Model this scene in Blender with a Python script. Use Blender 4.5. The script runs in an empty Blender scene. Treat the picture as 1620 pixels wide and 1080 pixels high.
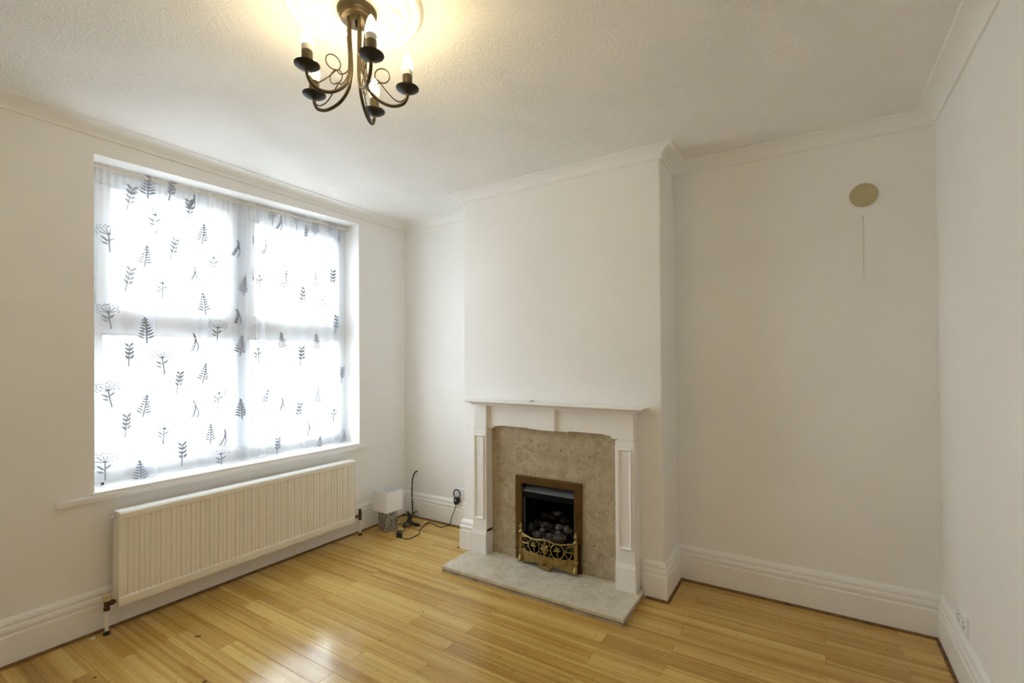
import bpy, bmesh, math, random
from mathutils import Vector, Matrix, noise

random.seed(7)
scene = bpy.context.scene
col = scene.collection
PI = math.pi

# ------------------------------------------------------------------ camera, world, exposure
CAM = Vector((3.110, -3.104, 1.376))
yaw, pitch, roll = math.radians(32.278), math.radians(0.8155), math.radians(-0.27)
Fv = Vector((-math.sin(yaw) * math.cos(pitch), math.cos(yaw) * math.cos(pitch), math.sin(pitch)))
Rv = Vector((math.cos(yaw), math.sin(yaw), 0))
Uv = Rv.cross(Fv)
R2 = math.cos(roll) * Rv + math.sin(roll) * Uv
U2 = -math.sin(roll) * Rv + math.cos(roll) * Uv
cd = bpy.data.cameras.new('camera')
cd.sensor_width = 36.0
cd.lens = 748.95 / 1620 * 36
cd.shift_y = 18.47 / 1620
cd.clip_start = 0.02
cd.clip_end = 200
cam = bpy.data.objects.new('camera', cd)
M = Matrix.Identity(4)
for i in range(3):
    M[i][0], M[i][1], M[i][2], M[i][3] = R2[i], U2[i], -Fv[i], CAM[i]
cam.matrix_world = M
col.objects.link(cam)
scene.camera = cam

SKY = 9.0            # overcast white sky
BULB = 66.0         # candle bulbs
w = bpy.data.worlds.new('overcast_sky')
scene.world = w
w.use_nodes = True
bg = w.node_tree.nodes['Background']
bg.inputs['Color'].default_value = (0.91, 0.97, 1.05, 1)
bg.inputs['Strength'].default_value = SKY
vs = scene.view_settings
vs.view_transform = 'Standard'
vs.look = 'None'
vs.exposure = 0.42
vs.gamma = 1.0
vs.use_curve_mapping = False
cy = scene.cycles
cy.use_denoising = True
cy.adaptive_threshold = 0.02
cy.max_bounces = 12
cy.diffuse_bounces = 9
cy.glossy_bounces = 4
cy.transmission_bounces = 6
cy.transparent_max_bounces = 24
cy.sample_clamp_indirect = 12.0
cy.caustics_reflective = False
cy.caustics_refractive = False

# window portal: guides sky sampling through the window, gives no light of its own
pd = bpy.data.lights.new('window_portal', 'AREA')
pd.shape = 'RECTANGLE'
pd.size, pd.size_y = 1.66, 1.74
pd.cycles.is_portal = True
po = bpy.data.objects.new('window_portal', pd)
po.matrix_world = Matrix(((0, 0, -1, -0.27), (1, 0, 0, -1.355), (0, 1, 0, 1.59), (0, 0, 0, 1)))
col.objects.link(po)

# ------------------------------------------------------------------ dimensions (metres)
H, W, D = 2.5955, 3.645, 0.338          # ceiling height, room width, chimney breast depth
X0, X1 = 0.940, 2.383                   # chimney breast
YR = -4.05                              # wall behind the camera
# window opening in the plane x = 0: (y, z)
WTL, WTR, WBL, WBR = (-2.203, 2.448), (-0.515, 2.490), (-2.190, 0.706), (-0.507, 0.702)

# ------------------------------------------------------------------ helpers
def link(o, parent=None):
    col.objects.link(o)
    if parent is not None:
        o.parent = parent
    return o

def tag(o, label=None, cat=None, group=None, kind=None):
    if label: o['label'] = label
    if cat: o['category'] = cat
    if group: o['group'] = group
    if kind: o['kind'] = kind
    return o

def thing(name, label, cat, loc=(0, 0, 0), rz=0, group=None, kind=None):
    o = bpy.data.objects.new(name, None)
    o.empty_display_size = 0.05
    o.location = loc
    o.rotation_euler = (0, 0, rz)
    link(o)
    return tag(o, label, cat, group, kind)

def obj(name, bm, mat, parent=None, smooth=None, bevel=0):
    """link a bmesh as one mesh object; smooth = sharp angle in degrees"""
    bmesh.ops.remove_doubles(bm, verts=bm.verts, dist=1e-6)
    if bevel:
        ed = [e for e in bm.edges if len(e.link_faces) == 2 and e.calc_face_angle(0) > 0.5]
        bmesh.ops.bevel(bm, geom=ed, offset=bevel, segments=2, profile=0.6, affect='EDGES', clamp_overlap=True)
    bmesh.ops.recalc_face_normals(bm, faces=bm.faces)
    me = bpy.data.meshes.new(name)
    bm.to_mesh(me)
    bm.free()
    if smooth:
        for p in me.polygons: p.use_smooth = True
        me.set_sharp_from_angle(angle=math.radians(smooth))
    if mat: me.materials.append(mat)
    o = bpy.data.objects.new(name, me)
    return link(o, parent)

def B(): return bmesh.new()

def box(bm, x0, x1, y0, y1, z0, z1, mtx=None):
    vs_ = [Vector((x, y, z)) for x in (x0, x1) for y in (y0, y1) for z in (z0, z1)]
    if mtx is not None: vs_ = [mtx @ v for v in vs_]
    v = [bm.verts.new(p) for p in vs_]
    for f in ((0, 1, 3, 2), (4, 6, 7, 5), (0, 4, 5, 1), (2, 3, 7, 6), (0, 2, 6, 4), (1, 5, 7, 3)):
        bm.faces.new([v[i] for i in f])
    return bm

def quad(bm, *pts):
    return bm.faces.new([bm.verts.new(p) for p in pts])

def lathe(bm, prof, seg=24, loc=(0, 0, 0), mtx=None, cap=True):
    """profile [(r, z)] spun round z"""
    rings = []
    for r, z in prof:
        ring = []
        for k in range(seg):
            a = 2 * PI * k / seg
            p = Vector((r * math.cos(a), r * math.sin(a), z))
            if mtx is not None: p = mtx @ p
            ring.append(bm.verts.new(p + Vector(loc)))
        rings.append(ring)
    for a, b in zip(rings, rings[1:]):
        for k in range(seg):
            bm.faces.new((a[k], a[(k + 1) % seg], b[(k + 1) % seg], b[k]))
    if cap:
        bm.faces.new(rings[0]); bm.faces.new(rings[-1])
    return bm

def catmull(pts, n=8, closed=False):
    P = [Vector(p) for p in pts]
    out = []
    m = len(P)
    rng = range(m if closed else m - 1)
    for i in rng:
        if closed:
            p0, p1, p2, p3 = P[i - 1], P[i], P[(i + 1) % m], P[(i + 2) % m]
        else:
            p0, p1, p2, p3 = P[max(i - 1, 0)], P[i], P[i + 1], P[min(i + 2, m - 1)]
        for k in range(n):
            t = k / n
            out.append(0.5 * (2 * p1 + (p2 - p0) * t + (2 * p0 - 5 * p1 + 4 * p2 - p3) * t * t + (3 * p1 - p0 - 3 * p2 + p3) * t ** 3))
    if not closed: out.append(P[-1])
    return out

def tube(bm, pts, r, seg=8, closed=False, cap=True):
    """tube along a polyline; r a number or a list"""
    pts = [Vector(p) for p in pts]
    n = len(pts)
    rings = []
    up = None
    for i, p in enumerate(pts):
        a = pts[i - 1] if (i > 0 or closed) else p
        b = pts[(i + 1) % n] if (i < n - 1 or closed) else p
        t = (b - a)
        if t.length < 1e-9: t = Vector((0, 0, 1))
        t.normalize()
        if up is None:
            up = Vector((0, 0, 1)) if abs(t.z) < 0.9 else Vector((1, 0, 0))
        s = t.cross(up)
        if s.length < 1e-6: s = t.cross(Vector((0.3, 1, 0.1)))
        s.normalize()
        up = s.cross(t).normalized()
        rr = r[i] if isinstance(r, (list, tuple)) else r
        rings.append([bm.verts.new(p + rr * (math.cos(2 * PI * k / seg) * s + math.sin(2 * PI * k / seg) * up)) for k in range(seg)])
    pr = list(zip(rings, rings[1:]))
    if closed: pr.append((rings[-1], rings[0]))
    for a, b in pr:
        for k in range(seg):
            bm.faces.new((a[k], a[(k + 1) % seg], b[(k + 1) % seg], b[k]))
    if cap and not closed:
        bm.faces.new(rings[0]); bm.faces.new(rings[-1])
    return bm

def prism(bm, poly, fa, fb):
    """extrude polygon between two mappings of its 2D points"""
    a = [bm.verts.new(fa(*p)) for p in poly]
    b = [bm.verts.new(fb(*p)) for p in poly]
    n = len(poly)
    bm.faces.new(a); bm.faces.new(b[::-1])
    for i in range(n):
        bm.faces.new((a[i], a[(i + 1) % n], b[(i + 1) % n], b[i]))
    return bm

def runs(path, prof, z_of=lambda n, z: z):
    """mitred sweep of a wall profile [(n, z)] along a plan path; the room is on the right of the path direction.
    returns one bmesh per straight run"""
    P = [Vector(p) for p in path]
    rings = []
    for i, p in enumerate(P):
        d0 = (P[i] - P[i - 1]).normalized() if i > 0 else None
        d1 = (P[i + 1] - P[i]).normalized() if i < len(P) - 1 else None
        if d0 is None: d0 = d1
        if d1 is None: d1 = d0
        n0, n1 = Vector((d0.y, -d0.x)), Vector((d1.y, -d1.x))
        m = (n0 + n1) / (1 + n0.dot(n1))
        rings.append([(p.x + m.x * n, p.y + m.y * n, z) for n, z in prof])
    res = []
    for a, b in zip(rings, rings[1:]):
        bm = B()
        va = [bm.verts.new(v) for v in a]
        vb = [bm.verts.new(v) for v in b]
        n = len(prof)
        for i in range(n):
            j = (i + 1) % n
            bm.faces.new((va[i], va[j], vb[j], vb[i]))
        bm.faces.new(va); bm.faces.new(vb[::-1])
        res.append(bm)
    return res

# ------------------------------------------------------------------ materials
def mat(name):
    m = bpy.data.materials.new(name)
    m.use_nodes = True
    nt = m.node_tree
    return m, nt, nt.nodes['Principled BSDF']

def N(nt, typ, **kw):
    n = nt.nodes.new(typ)
    for k, v in kw.items(): setattr(n, k, v)
    return n

def setin(n, **kw):
    for k, v in kw.items():
        n.inputs[k.replace('_', ' ')].default_value = v
    return n

def ramp(nt, stops, src, interp='LINEAR'):
    r = N(nt, 'ShaderNodeValToRGB')
    r.color_ramp.interpolation = interp
    els = r.color_ramp.elements
    while len(els) < len(stops): els.new(0.5)
    for e, (p, c) in zip(els, stops):
        e.position = p
        e.color = (*c, 1) if len(c) == 3 else c
    nt.links.new(src, r.inputs[0])
    return r

def simple(name, c, rough=0.5, metal=0.0, var=0.0, vscale=8, bump=0.0, bscale=60, spec=0.5):
    m, nt, b = mat(name)
    b.inputs['Roughness'].default_value = rough
    b.inputs['Metallic'].default_value = metal
    b.inputs['Specular IOR Level'].default_value = spec
    b.inputs['Base Color'].default_value = (*c, 1)
    tc = N(nt, 'ShaderNodeTexCoord')
    if var:
        nz = setin(N(nt, 'ShaderNodeTexNoise'), Scale=vscale, Detail=5.0)
        nt.links.new(tc.outputs['Object'], nz.inputs['Vector'])
        lo = tuple(max(0, x * (1 - var)) for x in c)
        hi = tuple(min(1, x * (1 + var * 0.5)) for x in c)
        r = ramp(nt, [(0.3, lo), (0.7, hi)], nz.outputs['Fac'])
        nt.links.new(r.outputs[0], b.inputs['Base Color'])
    if bump:
        nb = setin(N(nt, 'ShaderNodeTexNoise'), Scale=bscale, Detail=4.0)
        nt.links.new(tc.outputs['Object'], nb.inputs['Vector'])
        bp = setin(N(nt, 'ShaderNodeBump'), Strength=bump, Distance=0.004)
        nt.links.new(nb.outputs['Fac'], bp.inputs['Height'])
        nt.links.new(bp.outputs[0], b.inputs['Normal'])
    return m

M_wall = simple('white_wall_paint', (0.89, 0.885, 0.868), 0.62, var=0.03, vscale=2.2, bump=0.10, bscale=14)
M_trim = simple('white_gloss_paint', (0.88, 0.875, 0.86), 0.35, var=0.02, vscale=5, bump=0.04, bscale=30)
M_surround = simple('white_satin_paint', (0.88, 0.87, 0.855), 0.42, var=0.02, vscale=6)
M_rad = simple('cream_radiator_enamel', (0.87, 0.835, 0.745), 0.38, var=0.04, vscale=5)
M_gapstrip = simple('brown_cork_strip', (0.23, 0.125, 0.05), 0.8, var=0.5, vscale=30)
M_pvc = simple('white_upvc', (0.84, 0.85, 0.86), 0.3)
M_gasket = simple('dark_rubber_gasket', (0.06, 0.06, 0.065), 0.6)
M_rodcream = simple('pale_cream_rod', (0.76, 0.71, 0.60), 0.4)
M_cream = simple('cream_plastic', (0.70, 0.61, 0.40), 0.45, var=0.08)
M_oldcream = simple('yellowed_plastic', (0.50, 0.43, 0.25), 0.5, var=0.1, vscale=20)
M_whiteplastic = simple('white_plastic', (0.86, 0.87, 0.90), 0.3)
M_black = simple('black_plastic', (0.012, 0.012, 0.013), 0.4)
M_slot = simple('dark_slot', (0.02, 0.02, 0.02), 0.7)
M_brown = simple('brown_speck', (0.025, 0.012, 0.006), 0.7)
M_brass = simple('aged_brass', (0.37, 0.265, 0.10), 0.40, metal=1.0, var=0.35, vscale=35)
M_bronze = simple('bronze_frame', (0.155, 0.098, 0.040), 0.42, metal=1.0, var=0.35, vscale=9)
M_firebox = simple('sooty_firebox', (0.008, 0.008, 0.009), 0.9, var=0.4, vscale=20, spec=0.08)
M_hood = simple('grey_hood_metal', (0.16, 0.165, 0.175), 0.5, metal=0.3, var=0.1)
M_coal = simple('ceramic_coal', (0.022, 0.020, 0.019), 0.9, var=0.7, vscale=26, bump=0.6, bscale=70, spec=0.1)
M_ash = simple('ash_coal', (0.105, 0.09, 0.08), 0.9, var=0.95, vscale=42, bump=0.6, bscale=70, spec=0.1)
M_ironbrass = simple('antique_bronze_fitting', (0.075, 0.055, 0.030), 0.46, metal=0.6, var=0.25, vscale=25)
M_pan = simple('shaded_bronze_pan', (0.026, 0.022, 0.017), 0.5, metal=0.3)  # drip pans: darker than the arms, shade on them put into the colour
M_valve = simple('tarnished_valve', (0.11, 0.075, 0.045), 0.5, metal=0.7, var=0.5, vscale=60)
M_shade = simple('white_linen_shade', (0.88, 0.89, 0.93), 0.85, bump=0.15, bscale=300)
M_string = simple('pale_string', (0.64, 0.60, 0.51), 0.8)
M_lampcap = simple('white_bulb_base', (0.85, 0.83, 0.78), 0.35)

def wire_black():
    return simple('black_flex', (0.014, 0.013, 0.013), 0.5)
M_wire = wire_black()

def make_ceiling_mat():
    m, nt, b = mat('artex_ceiling')
    b.inputs['Base Color'].default_value = (0.875, 0.865, 0.84, 1)
    b.inputs['Roughness'].default_value = 0.7
    tc = N(nt, 'ShaderNodeTexCoord')
    big = setin(N(nt, 'ShaderNodeTexNoise'), Scale=3.4, Detail=2.0)
    nt.links.new(tc.outputs['Object'], big.inputs['Vector'])
    fine = setin(N(nt, 'ShaderNodeTexNoise'), Scale=26.0, Detail=6.0, Distortion=2.2)
    nt.links.new(tc.outputs['Object'], fine.inputs['Vector'])
    msk = ramp(nt, [(0.42, (0, 0, 0)), (0.60, (1, 1, 1))], big.outputs['Fac'])
    ridge = ramp(nt, [(0.38, (0, 0, 0)), (0.50, (1, 1, 1)), (0.60, (0.2, 0.2, 0.2))], fine.outputs['Fac'])
    mul = N(nt, 'ShaderNodeMath', operation='MULTIPLY')
    nt.links.new(msk.outputs[0], mul.inputs[0]); nt.links.new(ridge.outputs[0], mul.inputs[1])
    # overlapping hand-combed swirls
    wob = setin(N(nt, 'ShaderNodeTexNoise'), Scale=7.0, Detail=3.0)
    nt.links.new(tc.outputs['Object'], wob.inputs['Vector'])
    vor = setin(N(nt, 'ShaderNodeTexVoronoi'), Scale=5.5)
    nt.links.new(tc.outputs['Object'], vor.inputs['Vector'])
    ph = N(nt, 'ShaderNodeMath', operation='MULTIPLY_ADD')
    nt.links.new(vor.outputs['Distance'], ph.inputs[0]); ph.inputs[1].default_value = 46.0
    w2 = N(nt, 'ShaderNodeMath', operation='MULTIPLY'); w2.inputs[1].default_value = 30.0
    nt.links.new(wob.outputs['Fac'], w2.inputs[0]); nt.links.new(w2.outputs[0], ph.inputs[2])
    sn = N(nt, 'ShaderNodeMath', operation='SINE'); nt.links.new(ph.outputs[0], sn.inputs[0])
    sr = ramp(nt, [(0.55, (0, 0, 0)), (0.95, (1, 1, 1))], sn.outputs[0])
    sm = N(nt, 'ShaderNodeMath', operation='MULTIPLY')
    nt.links.new(sr.outputs[0], sm.inputs[0]); nt.links.new(fine.outputs['Fac'], sm.inputs[1])
    tot = N(nt, 'ShaderNodeMath', operation='MULTIPLY_ADD'); tot.inputs[1].default_value = 0.55
    nt.links.new(sm.outputs[0], tot.inputs[0]); nt.links.new(mul.outputs[0], tot.inputs[2])
    bp = setin(N(nt, 'ShaderNodeBump'), Strength=0.50, Distance=0.004)
    nt.links.new(tot.outputs[0], bp.inputs['Height'])
    nt.links.new(bp.outputs[0], b.inputs['Normal'])
    return m
M_ceil = make_ceiling_mat()

def make_marble(name, base, dark, light, spot, few_at=0.54, spec=0.5):
    m, nt, b = mat(name)
    b.inputs['Roughness'].default_value = 0.42
    b.inputs['Specular IOR Level'].default_value = spec
    tc = N(nt, 'ShaderNodeTexCoord')
    n1 = setin(N(nt, 'ShaderNodeTexNoise'), Scale=15.0, Detail=10.0, Roughness=0.74, Distortion=0.5)
    nt.links.new(tc.outputs['Object'], n1.inputs['Vector'])
    r1 = ramp(nt, [(0.30, dark), (0.5, base), (0.72, light)], n1.outputs['Fac'])
    v1 = setin(N(nt, 'ShaderNodeTexVoronoi'), Scale=31.0, Randomness=1.0)
    nz = setin(N(nt, 'ShaderNodeTexNoise'), Scale=22.0, Detail=3.0)
    nt.links.new(tc.outputs['Object'], nz.inputs['Vector'])
    add = N(nt, 'ShaderNodeVectorMath', operation='MULTIPLY_ADD')
    nt.links.new(nz.outputs['Color'], add.inputs[0])
    add.inputs[1].default_value = (0.05, 0.05, 0.05)
    nt.links.new(tc.outputs['Object'], add.inputs[2])
    nt.links.new(add.outputs[0], v1.inputs['Vector'])
    # only a few cells carry a dark fossil speck
    sel = N(nt, 'ShaderNodeSeparateColor')
    nt.links.new(v1.outputs['Color'], sel.inputs[0])
    few = ramp(nt, [(few_at, (0, 0, 0)), (few_at + 0.08, (1, 1, 1))], sel.outputs[0])
    core = ramp(nt, [(0.10, (1, 1, 1)), (0.32, (0, 0, 0))], v1.outputs['Distance'])
    mk = N(nt, 'ShaderNodeMath', operation='MULTIPLY')
    nt.links.new(few.outputs[0], mk.inputs[0]); nt.links.new(core.outputs[0], mk.inputs[1])
    mx = N(nt, 'ShaderNodeMix', data_type='RGBA')
    nt.links.new(mk.outputs[0], mx.inputs['Factor'])
    nt.links.new(r1.outputs[0], mx.inputs['A'])
    mx.inputs['B'].default_value = (*spot, 1)
    # pale shell-like flecks
    few2 = ramp(nt, [(0.74, (0, 0, 0)), (0.80, (0.7, 0.7, 0.7))], sel.outputs[1])
    core2 = ramp(nt, [(0.16, (1, 1, 1)), (0.42, (0, 0, 0))], v1.outputs['Distance'])
    mk2 = N(nt, 'ShaderNodeMath', operation='MULTIPLY')
    nt.links.new(few2.outputs[0], mk2.inputs[0]); nt.links.new(core2.outputs[0], mk2.inputs[1])
    mx2 = N(nt, 'ShaderNodeMix', data_type='RGBA')
    nt.links.new(mk2.outputs[0], mx2.inputs['Factor'])
    nt.links.new(mx.outputs['Result'], mx2.inputs['A'])
    mx2.inputs['B'].default_value = (*light, 1)
    nt.links.new(mx2.outputs['Result'], b.inputs['Base Color'])
    return m
M_panel = make_marble('beige_fossil_marble', (0.42, 0.345, 0.225), (0.31, 0.25, 0.155), (0.56, 0.48, 0.35), (0.19, 0.14, 0.08))
M_hearth = make_marble('pale_hearth_marble', (0.63, 0.575, 0.46), (0.47, 0.415, 0.31), (0.76, 0.71, 0.60), (0.44, 0.37, 0.26), few_at=0.78, spec=0.25)

def make_bamboo():
    m, nt, b = mat('bamboo_plank')
    L = nt.links.new
    tc = N(nt, 'ShaderNodeTexCoord')
    oi = N(nt, 'ShaderNodeObjectInfo')
    sep = N(nt, 'ShaderNodeSeparateXYZ')
    L(tc.outputs['Object'], sep.inputs[0])
    def math_(op, a, b_=None, c=None):
        n = N(nt, 'ShaderNodeMath', operation=op)
        for i, v in enumerate((a, b_, c)):
            if v is None: continue
            if isinstance(v, (int, float)): n.inputs[i].default_value = v
            else: L(v, n.inputs[i])
        return n.outputs[0]
    rnd = math_('MULTIPLY', oi.outputs['Random'], 137.0)
    strip = math_('FLOOR', math_('DIVIDE', sep.outputs['Y'], 0.0184))
    sid = math_('ADD', strip, rnd)
    wn = N(nt, 'ShaderNodeTexWhiteNoise', noise_dimensions='1D')
    L(sid, wn.inputs['W'])
    # long fibres
    cmb = N(nt, 'ShaderNodeCombineXYZ')
    L(math_('MULTIPLY', sep.outputs['X'], 1.6), cmb.inputs[0])
    L(math_('MULTIPLY', sep.outputs['Y'], 120.0), cmb.inputs[1])
    L(rnd, cmb.inputs[2])
    fib = setin(N(nt, 'ShaderNodeTexNoise'), Scale=1.0, Detail=4.0)
    L(cmb.outputs[0], fib.inputs['Vector'])
    # slow blotches (wear)
    cm2 = N(nt, 'ShaderNodeCombineXYZ')
    L(math_('MULTIPLY', sep.outputs['X'], 2.2), cm2.inputs[0])
    L(math_('MULTIPLY', sep.outputs['Y'], 26.0), cm2.inputs[1])
    L(rnd, cm2.inputs[2])
    blo = setin(N(nt, 'ShaderNodeTexNoise'), Scale=1.0, Detail=5.0, Roughness=0.6)
    L(cm2.outputs[0], blo.inputs['Vector'])
    # tone = plank + strip + fibre + blotch
    t = math_('MULTIPLY', oi.outputs['Random'], 0.22)
    t = math_('ADD', t, math_('MULTIPLY', wn.outputs['Value'], 0.24))
    t = math_('ADD', t, math_('MULTIPLY', fib.outputs['Fac'], 0.38))
    t = math_('ADD', t, math_('MULTIPLY', blo.outputs['Fac'], 0.30))
    cr = ramp(nt, [(0.27, (0.30, 0.145, 0.028)), (0.52, (0.52, 0.320, 0.080)), (0.74, (0.66, 0.455, 0.140)), (0.94, (0.70, 0.53, 0.19))], t)
    # bamboo nodes: thin dark bars across one strip
    ph = math_('ADD', math_('DIVIDE', sep.outputs['X'], 0.34), math_('MULTIPLY', wn.outputs['Value'], 7.3))
    fr = math_('ABSOLUTE', math_('SUBTRACT', math_('FRACT', ph), 0.5))
    kn = ramp(nt, [(0.0, (0.36, 0.36, 0.36)), (0.010, (0.15, 0.15, 0.15)), (0.03, (0, 0, 0))], fr)
    mx = N(nt, 'ShaderNodeMix', data_type='RGBA', blend_type='MULTIPLY')
    L(kn.outputs[0], mx.inputs['Factor'])
    L(cr.outputs[0], mx.inputs['A'])
    mx.inputs['B'].default_value = (0.50, 0.36, 0.22, 1)
    L(mx.outputs['Result'], b.inputs['Base Color'])
    rr = ramp(nt, [(0.35, (0.10, 0.10, 0.10)), (0.65, (0.23, 0.23, 0.23))], blo.outputs['Fac'])
    L(rr.outputs[0], b.inputs['Roughness'])
    b.inputs['Specular IOR Level'].default_value = 0.5
    return m
M_bamboo = make_bamboo()
M_under = simple('dark_subfloor', (0.05, 0.03, 0.015), 0.9)

def make_sheer():
    m, nt, b = mat('sheer_voile')
    nt.nodes.remove(b)
    out = nt.nodes['Material Output']
    tr = N(nt, 'ShaderNodeBsdfTransparent'); tr.inputs[0].default_value = (1, 1, 1, 1)
    df = N(nt, 'ShaderNodeBsdfDiffuse'); df.inputs[0].default_value = (0.86, 0.87, 0.89, 1)
    tl = N(nt, 'ShaderNodeBsdfTranslucent'); tl.inputs[0].default_value = (0.88, 0.90, 0.94, 1)
    a = N(nt, 'ShaderNodeMixShader'); a.inputs[0].default_value = 0.80
    nt.links.new(df.outputs[0], a.inputs[1]); nt.links.new(tl.outputs[0], a.inputs[2])
    c = N(nt, 'ShaderNodeMixShader'); c.inputs[0].default_value = 0.56
    nt.links.new(tr.outputs[0], c.inputs[1]); nt.links.new(a.outputs[0], c.inputs[2])
    nt.links.new(c.outputs[0], out.inputs['Surface'])
    return m
M_sheer = make_sheer()

def make_print():
    m, nt, b = mat('grey_leaf_print')
    nt.nodes.remove(b)
    out = nt.nodes['Material Output']
    tr = N(nt, 'ShaderNodeBsdfTransparent')
    df = N(nt, 'ShaderNodeBsdfDiffuse'); df.inputs[0].default_value = (0.36, 0.395, 0.48, 1)
    c = N(nt, 'ShaderNodeMixShader'); c.inputs[0].default_value = 0.945
    nt.links.new(tr.outputs[0], c.inputs[1]); nt.links.new(df.outputs[0], c.inputs[2])
    nt.links.new(c.outputs[0], out.inputs['Surface'])
    return m
M_print = make_print()

def make_glass():
    m, nt, b = mat('window_glass')
    nt.nodes.remove(b)
    out = nt.nodes['Material Output']
    tr = N(nt, 'ShaderNodeBsdfTransparent'); tr.inputs[0].default_value = (0.95, 0.97, 0.96, 1)
    gl = N(nt, 'ShaderNodeBsdfGlossy'); gl.inputs['Roughness'].default_value = 0.02
    c = N(nt, 'ShaderNodeMixShader'); c.inputs[0].default_value = 0.06
    nt.links.new(tr.outputs[0], c.inputs[1]); nt.links.new(gl.outputs[0], c.inputs[2])
    nt.links.new(c.outputs[0], out.inputs['Surface'])
    return m
M_glass = make_glass()

def make_emit(name, c, s):
    m, nt, b = mat(name)
    b.inputs['Base Color'].default_value = (0.9, 0.88, 0.8, 1)
    b.inputs['Emission Color'].default_value = (*c, 1)
    b.inputs['Emission Strength'].default_value = s
    return m
M_bulb = make_emit('lit_candle_bulb', (1.0, 0.79, 0.41), BULB)

def make_mosaic():
    m, nt, b = mat('silver_mosaic_ceramic')
    tc = N(nt, 'ShaderNodeTexCoord')
    v = setin(N(nt, 'ShaderNodeTexVoronoi'), Scale=95.0, Randomness=0.9)
    nt.links.new(tc.outputs['Object'], v.inputs['Vector'])
    s = N(nt, 'ShaderNodeSeparateColor')
    nt.links.new(v.outputs['Color'], s.inputs[0])
    r = ramp(nt, [(0.0, (0.10, 0.09, 0.08)), (0.55, (0.27, 0.25, 0.24)), (1.0, (0.56, 0.54, 0.53))], s.outputs[0])
    nt.links.new(r.outputs[0], b.inputs['Base Color'])
    b.inputs['Roughness'].default_value = 0.3
    bp = setin(N(nt, 'ShaderNodeBump'), Strength=0.8, Distance=0.004)
    inv = N(nt, 'ShaderNodeMath', operation='SUBTRACT'); inv.inputs[0].default_value = 1.0
    nt.links.new(v.outputs['Distance'], inv.inputs[1])
    nt.links.new(inv.outputs[0], bp.inputs['Height'])
    nt.links.new(bp.outputs[0], b.inputs['Normal'])
    return m
M_mosaic = make_mosaic()

# ------------------------------------------------------------------ the room shell
TH = 0.28
# window wall with its opening (slightly out of square, as the old wall is)
bm = B()
ys = (YR, None, None, TH)
def wl(x, y, z): return (x, y, z)
outer = [(YR - TH, -0.12), (TH, -0.12), (TH, H + 0.12), (YR - TH, H + 0.12)]
hole = [WBL, WBR, WTR, WTL]
for x in (0.0, -TH):
    o = [bm.verts.new((x, *p)) for p in outer]
    h = [bm.verts.new((x, *p)) for p in hole]
    for i in range(4):
        j = (i + 1) % 4
        bm.faces.new((o[i], o[j], h[j], h[i]))
    if x == 0.0: o1, h1 = o, h
for i in range(4):
    j = (i + 1) % 4
    bm.faces.new((o1[i], o1[j], o[j], o[i]))
    bm.faces.new((h1[i], h1[j], h[j], h[i]))
tag(obj('wall_left', bm, M_wall), 'white plastered wall with the curtained window and radiator', 'wall', kind='structure')

bm = box(B(), 0, W + TH, 0, TH, -0.12, H + 0.12)
tag(obj('wall_back', bm, M_wall), 'white alcove wall set back beside the chimney breast', 'wall', kind='structure')
bm = box(B(), W, W + TH, YR - TH, 0, -0.12, H + 0.12)
tag(obj('wall_right', bm, M_wall), 'plain white wall with a low double socket', 'wall', kind='structure')
bm = box(B(), 0, W, YR - TH, YR, -0.12, H + 0.12)
tag(obj('wall_front', bm, M_wall), 'plain white wall closing the near end of the room', 'wall', kind='structure')

# chimney breast: front face with an opening for the fire
FX0, FX1, FZ0, FZ1 = 1.452, 1.843, 0.040, 0.556
bm = B()
CB = 0.007      # rounded plaster arris
outer = [(X0 + CB, -0.02), (X1 - CB, -0.02), (X1 - CB, H), (X0 + CB, H)]
hole = [(FX0, FZ0), (FX1, FZ0), (FX1, FZ1), (FX0, FZ1)]
o = [bm.verts.new((x, -D, z)) for x, z in outer]
h = [bm.verts.new((x, -D, z)) for x, z in hole]
hb = [bm.verts.new((x, -0.05, z)) for x, z in hole]
oc = [bm.verts.new((X0 if x < 1.5 else X1, -D + CB, z)) for x, z in outer]
ob = [bm.verts.new((X0 if x < 1.5 else X1, 0.0, z)) for x, z in outer]
for i in range(4):
    j = (i + 1) % 4
    bm.faces.new((o[i], o[j], h[j], h[i]))
    bm.faces.new((h[i], h[j], hb[j], hb[i]))
    bm.faces.new((o[i], o[j], oc[j], oc[i]))
    bm.faces.new((oc[i], oc[j], ob[j], ob[i]))
bm.faces.new(hb)
tag(obj('wall_chimney_breast', bm, M_wall), 'white chimney breast projecting between the two alcoves', 'wall', kind='structure')

bm = box(B(), -TH, W + TH, YR - TH, TH, H, H + 0.12)
tag(obj('ceiling', bm, M_ceil), 'off-white ceiling with swirled textured plaster', 'ceiling', kind='structure')

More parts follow.
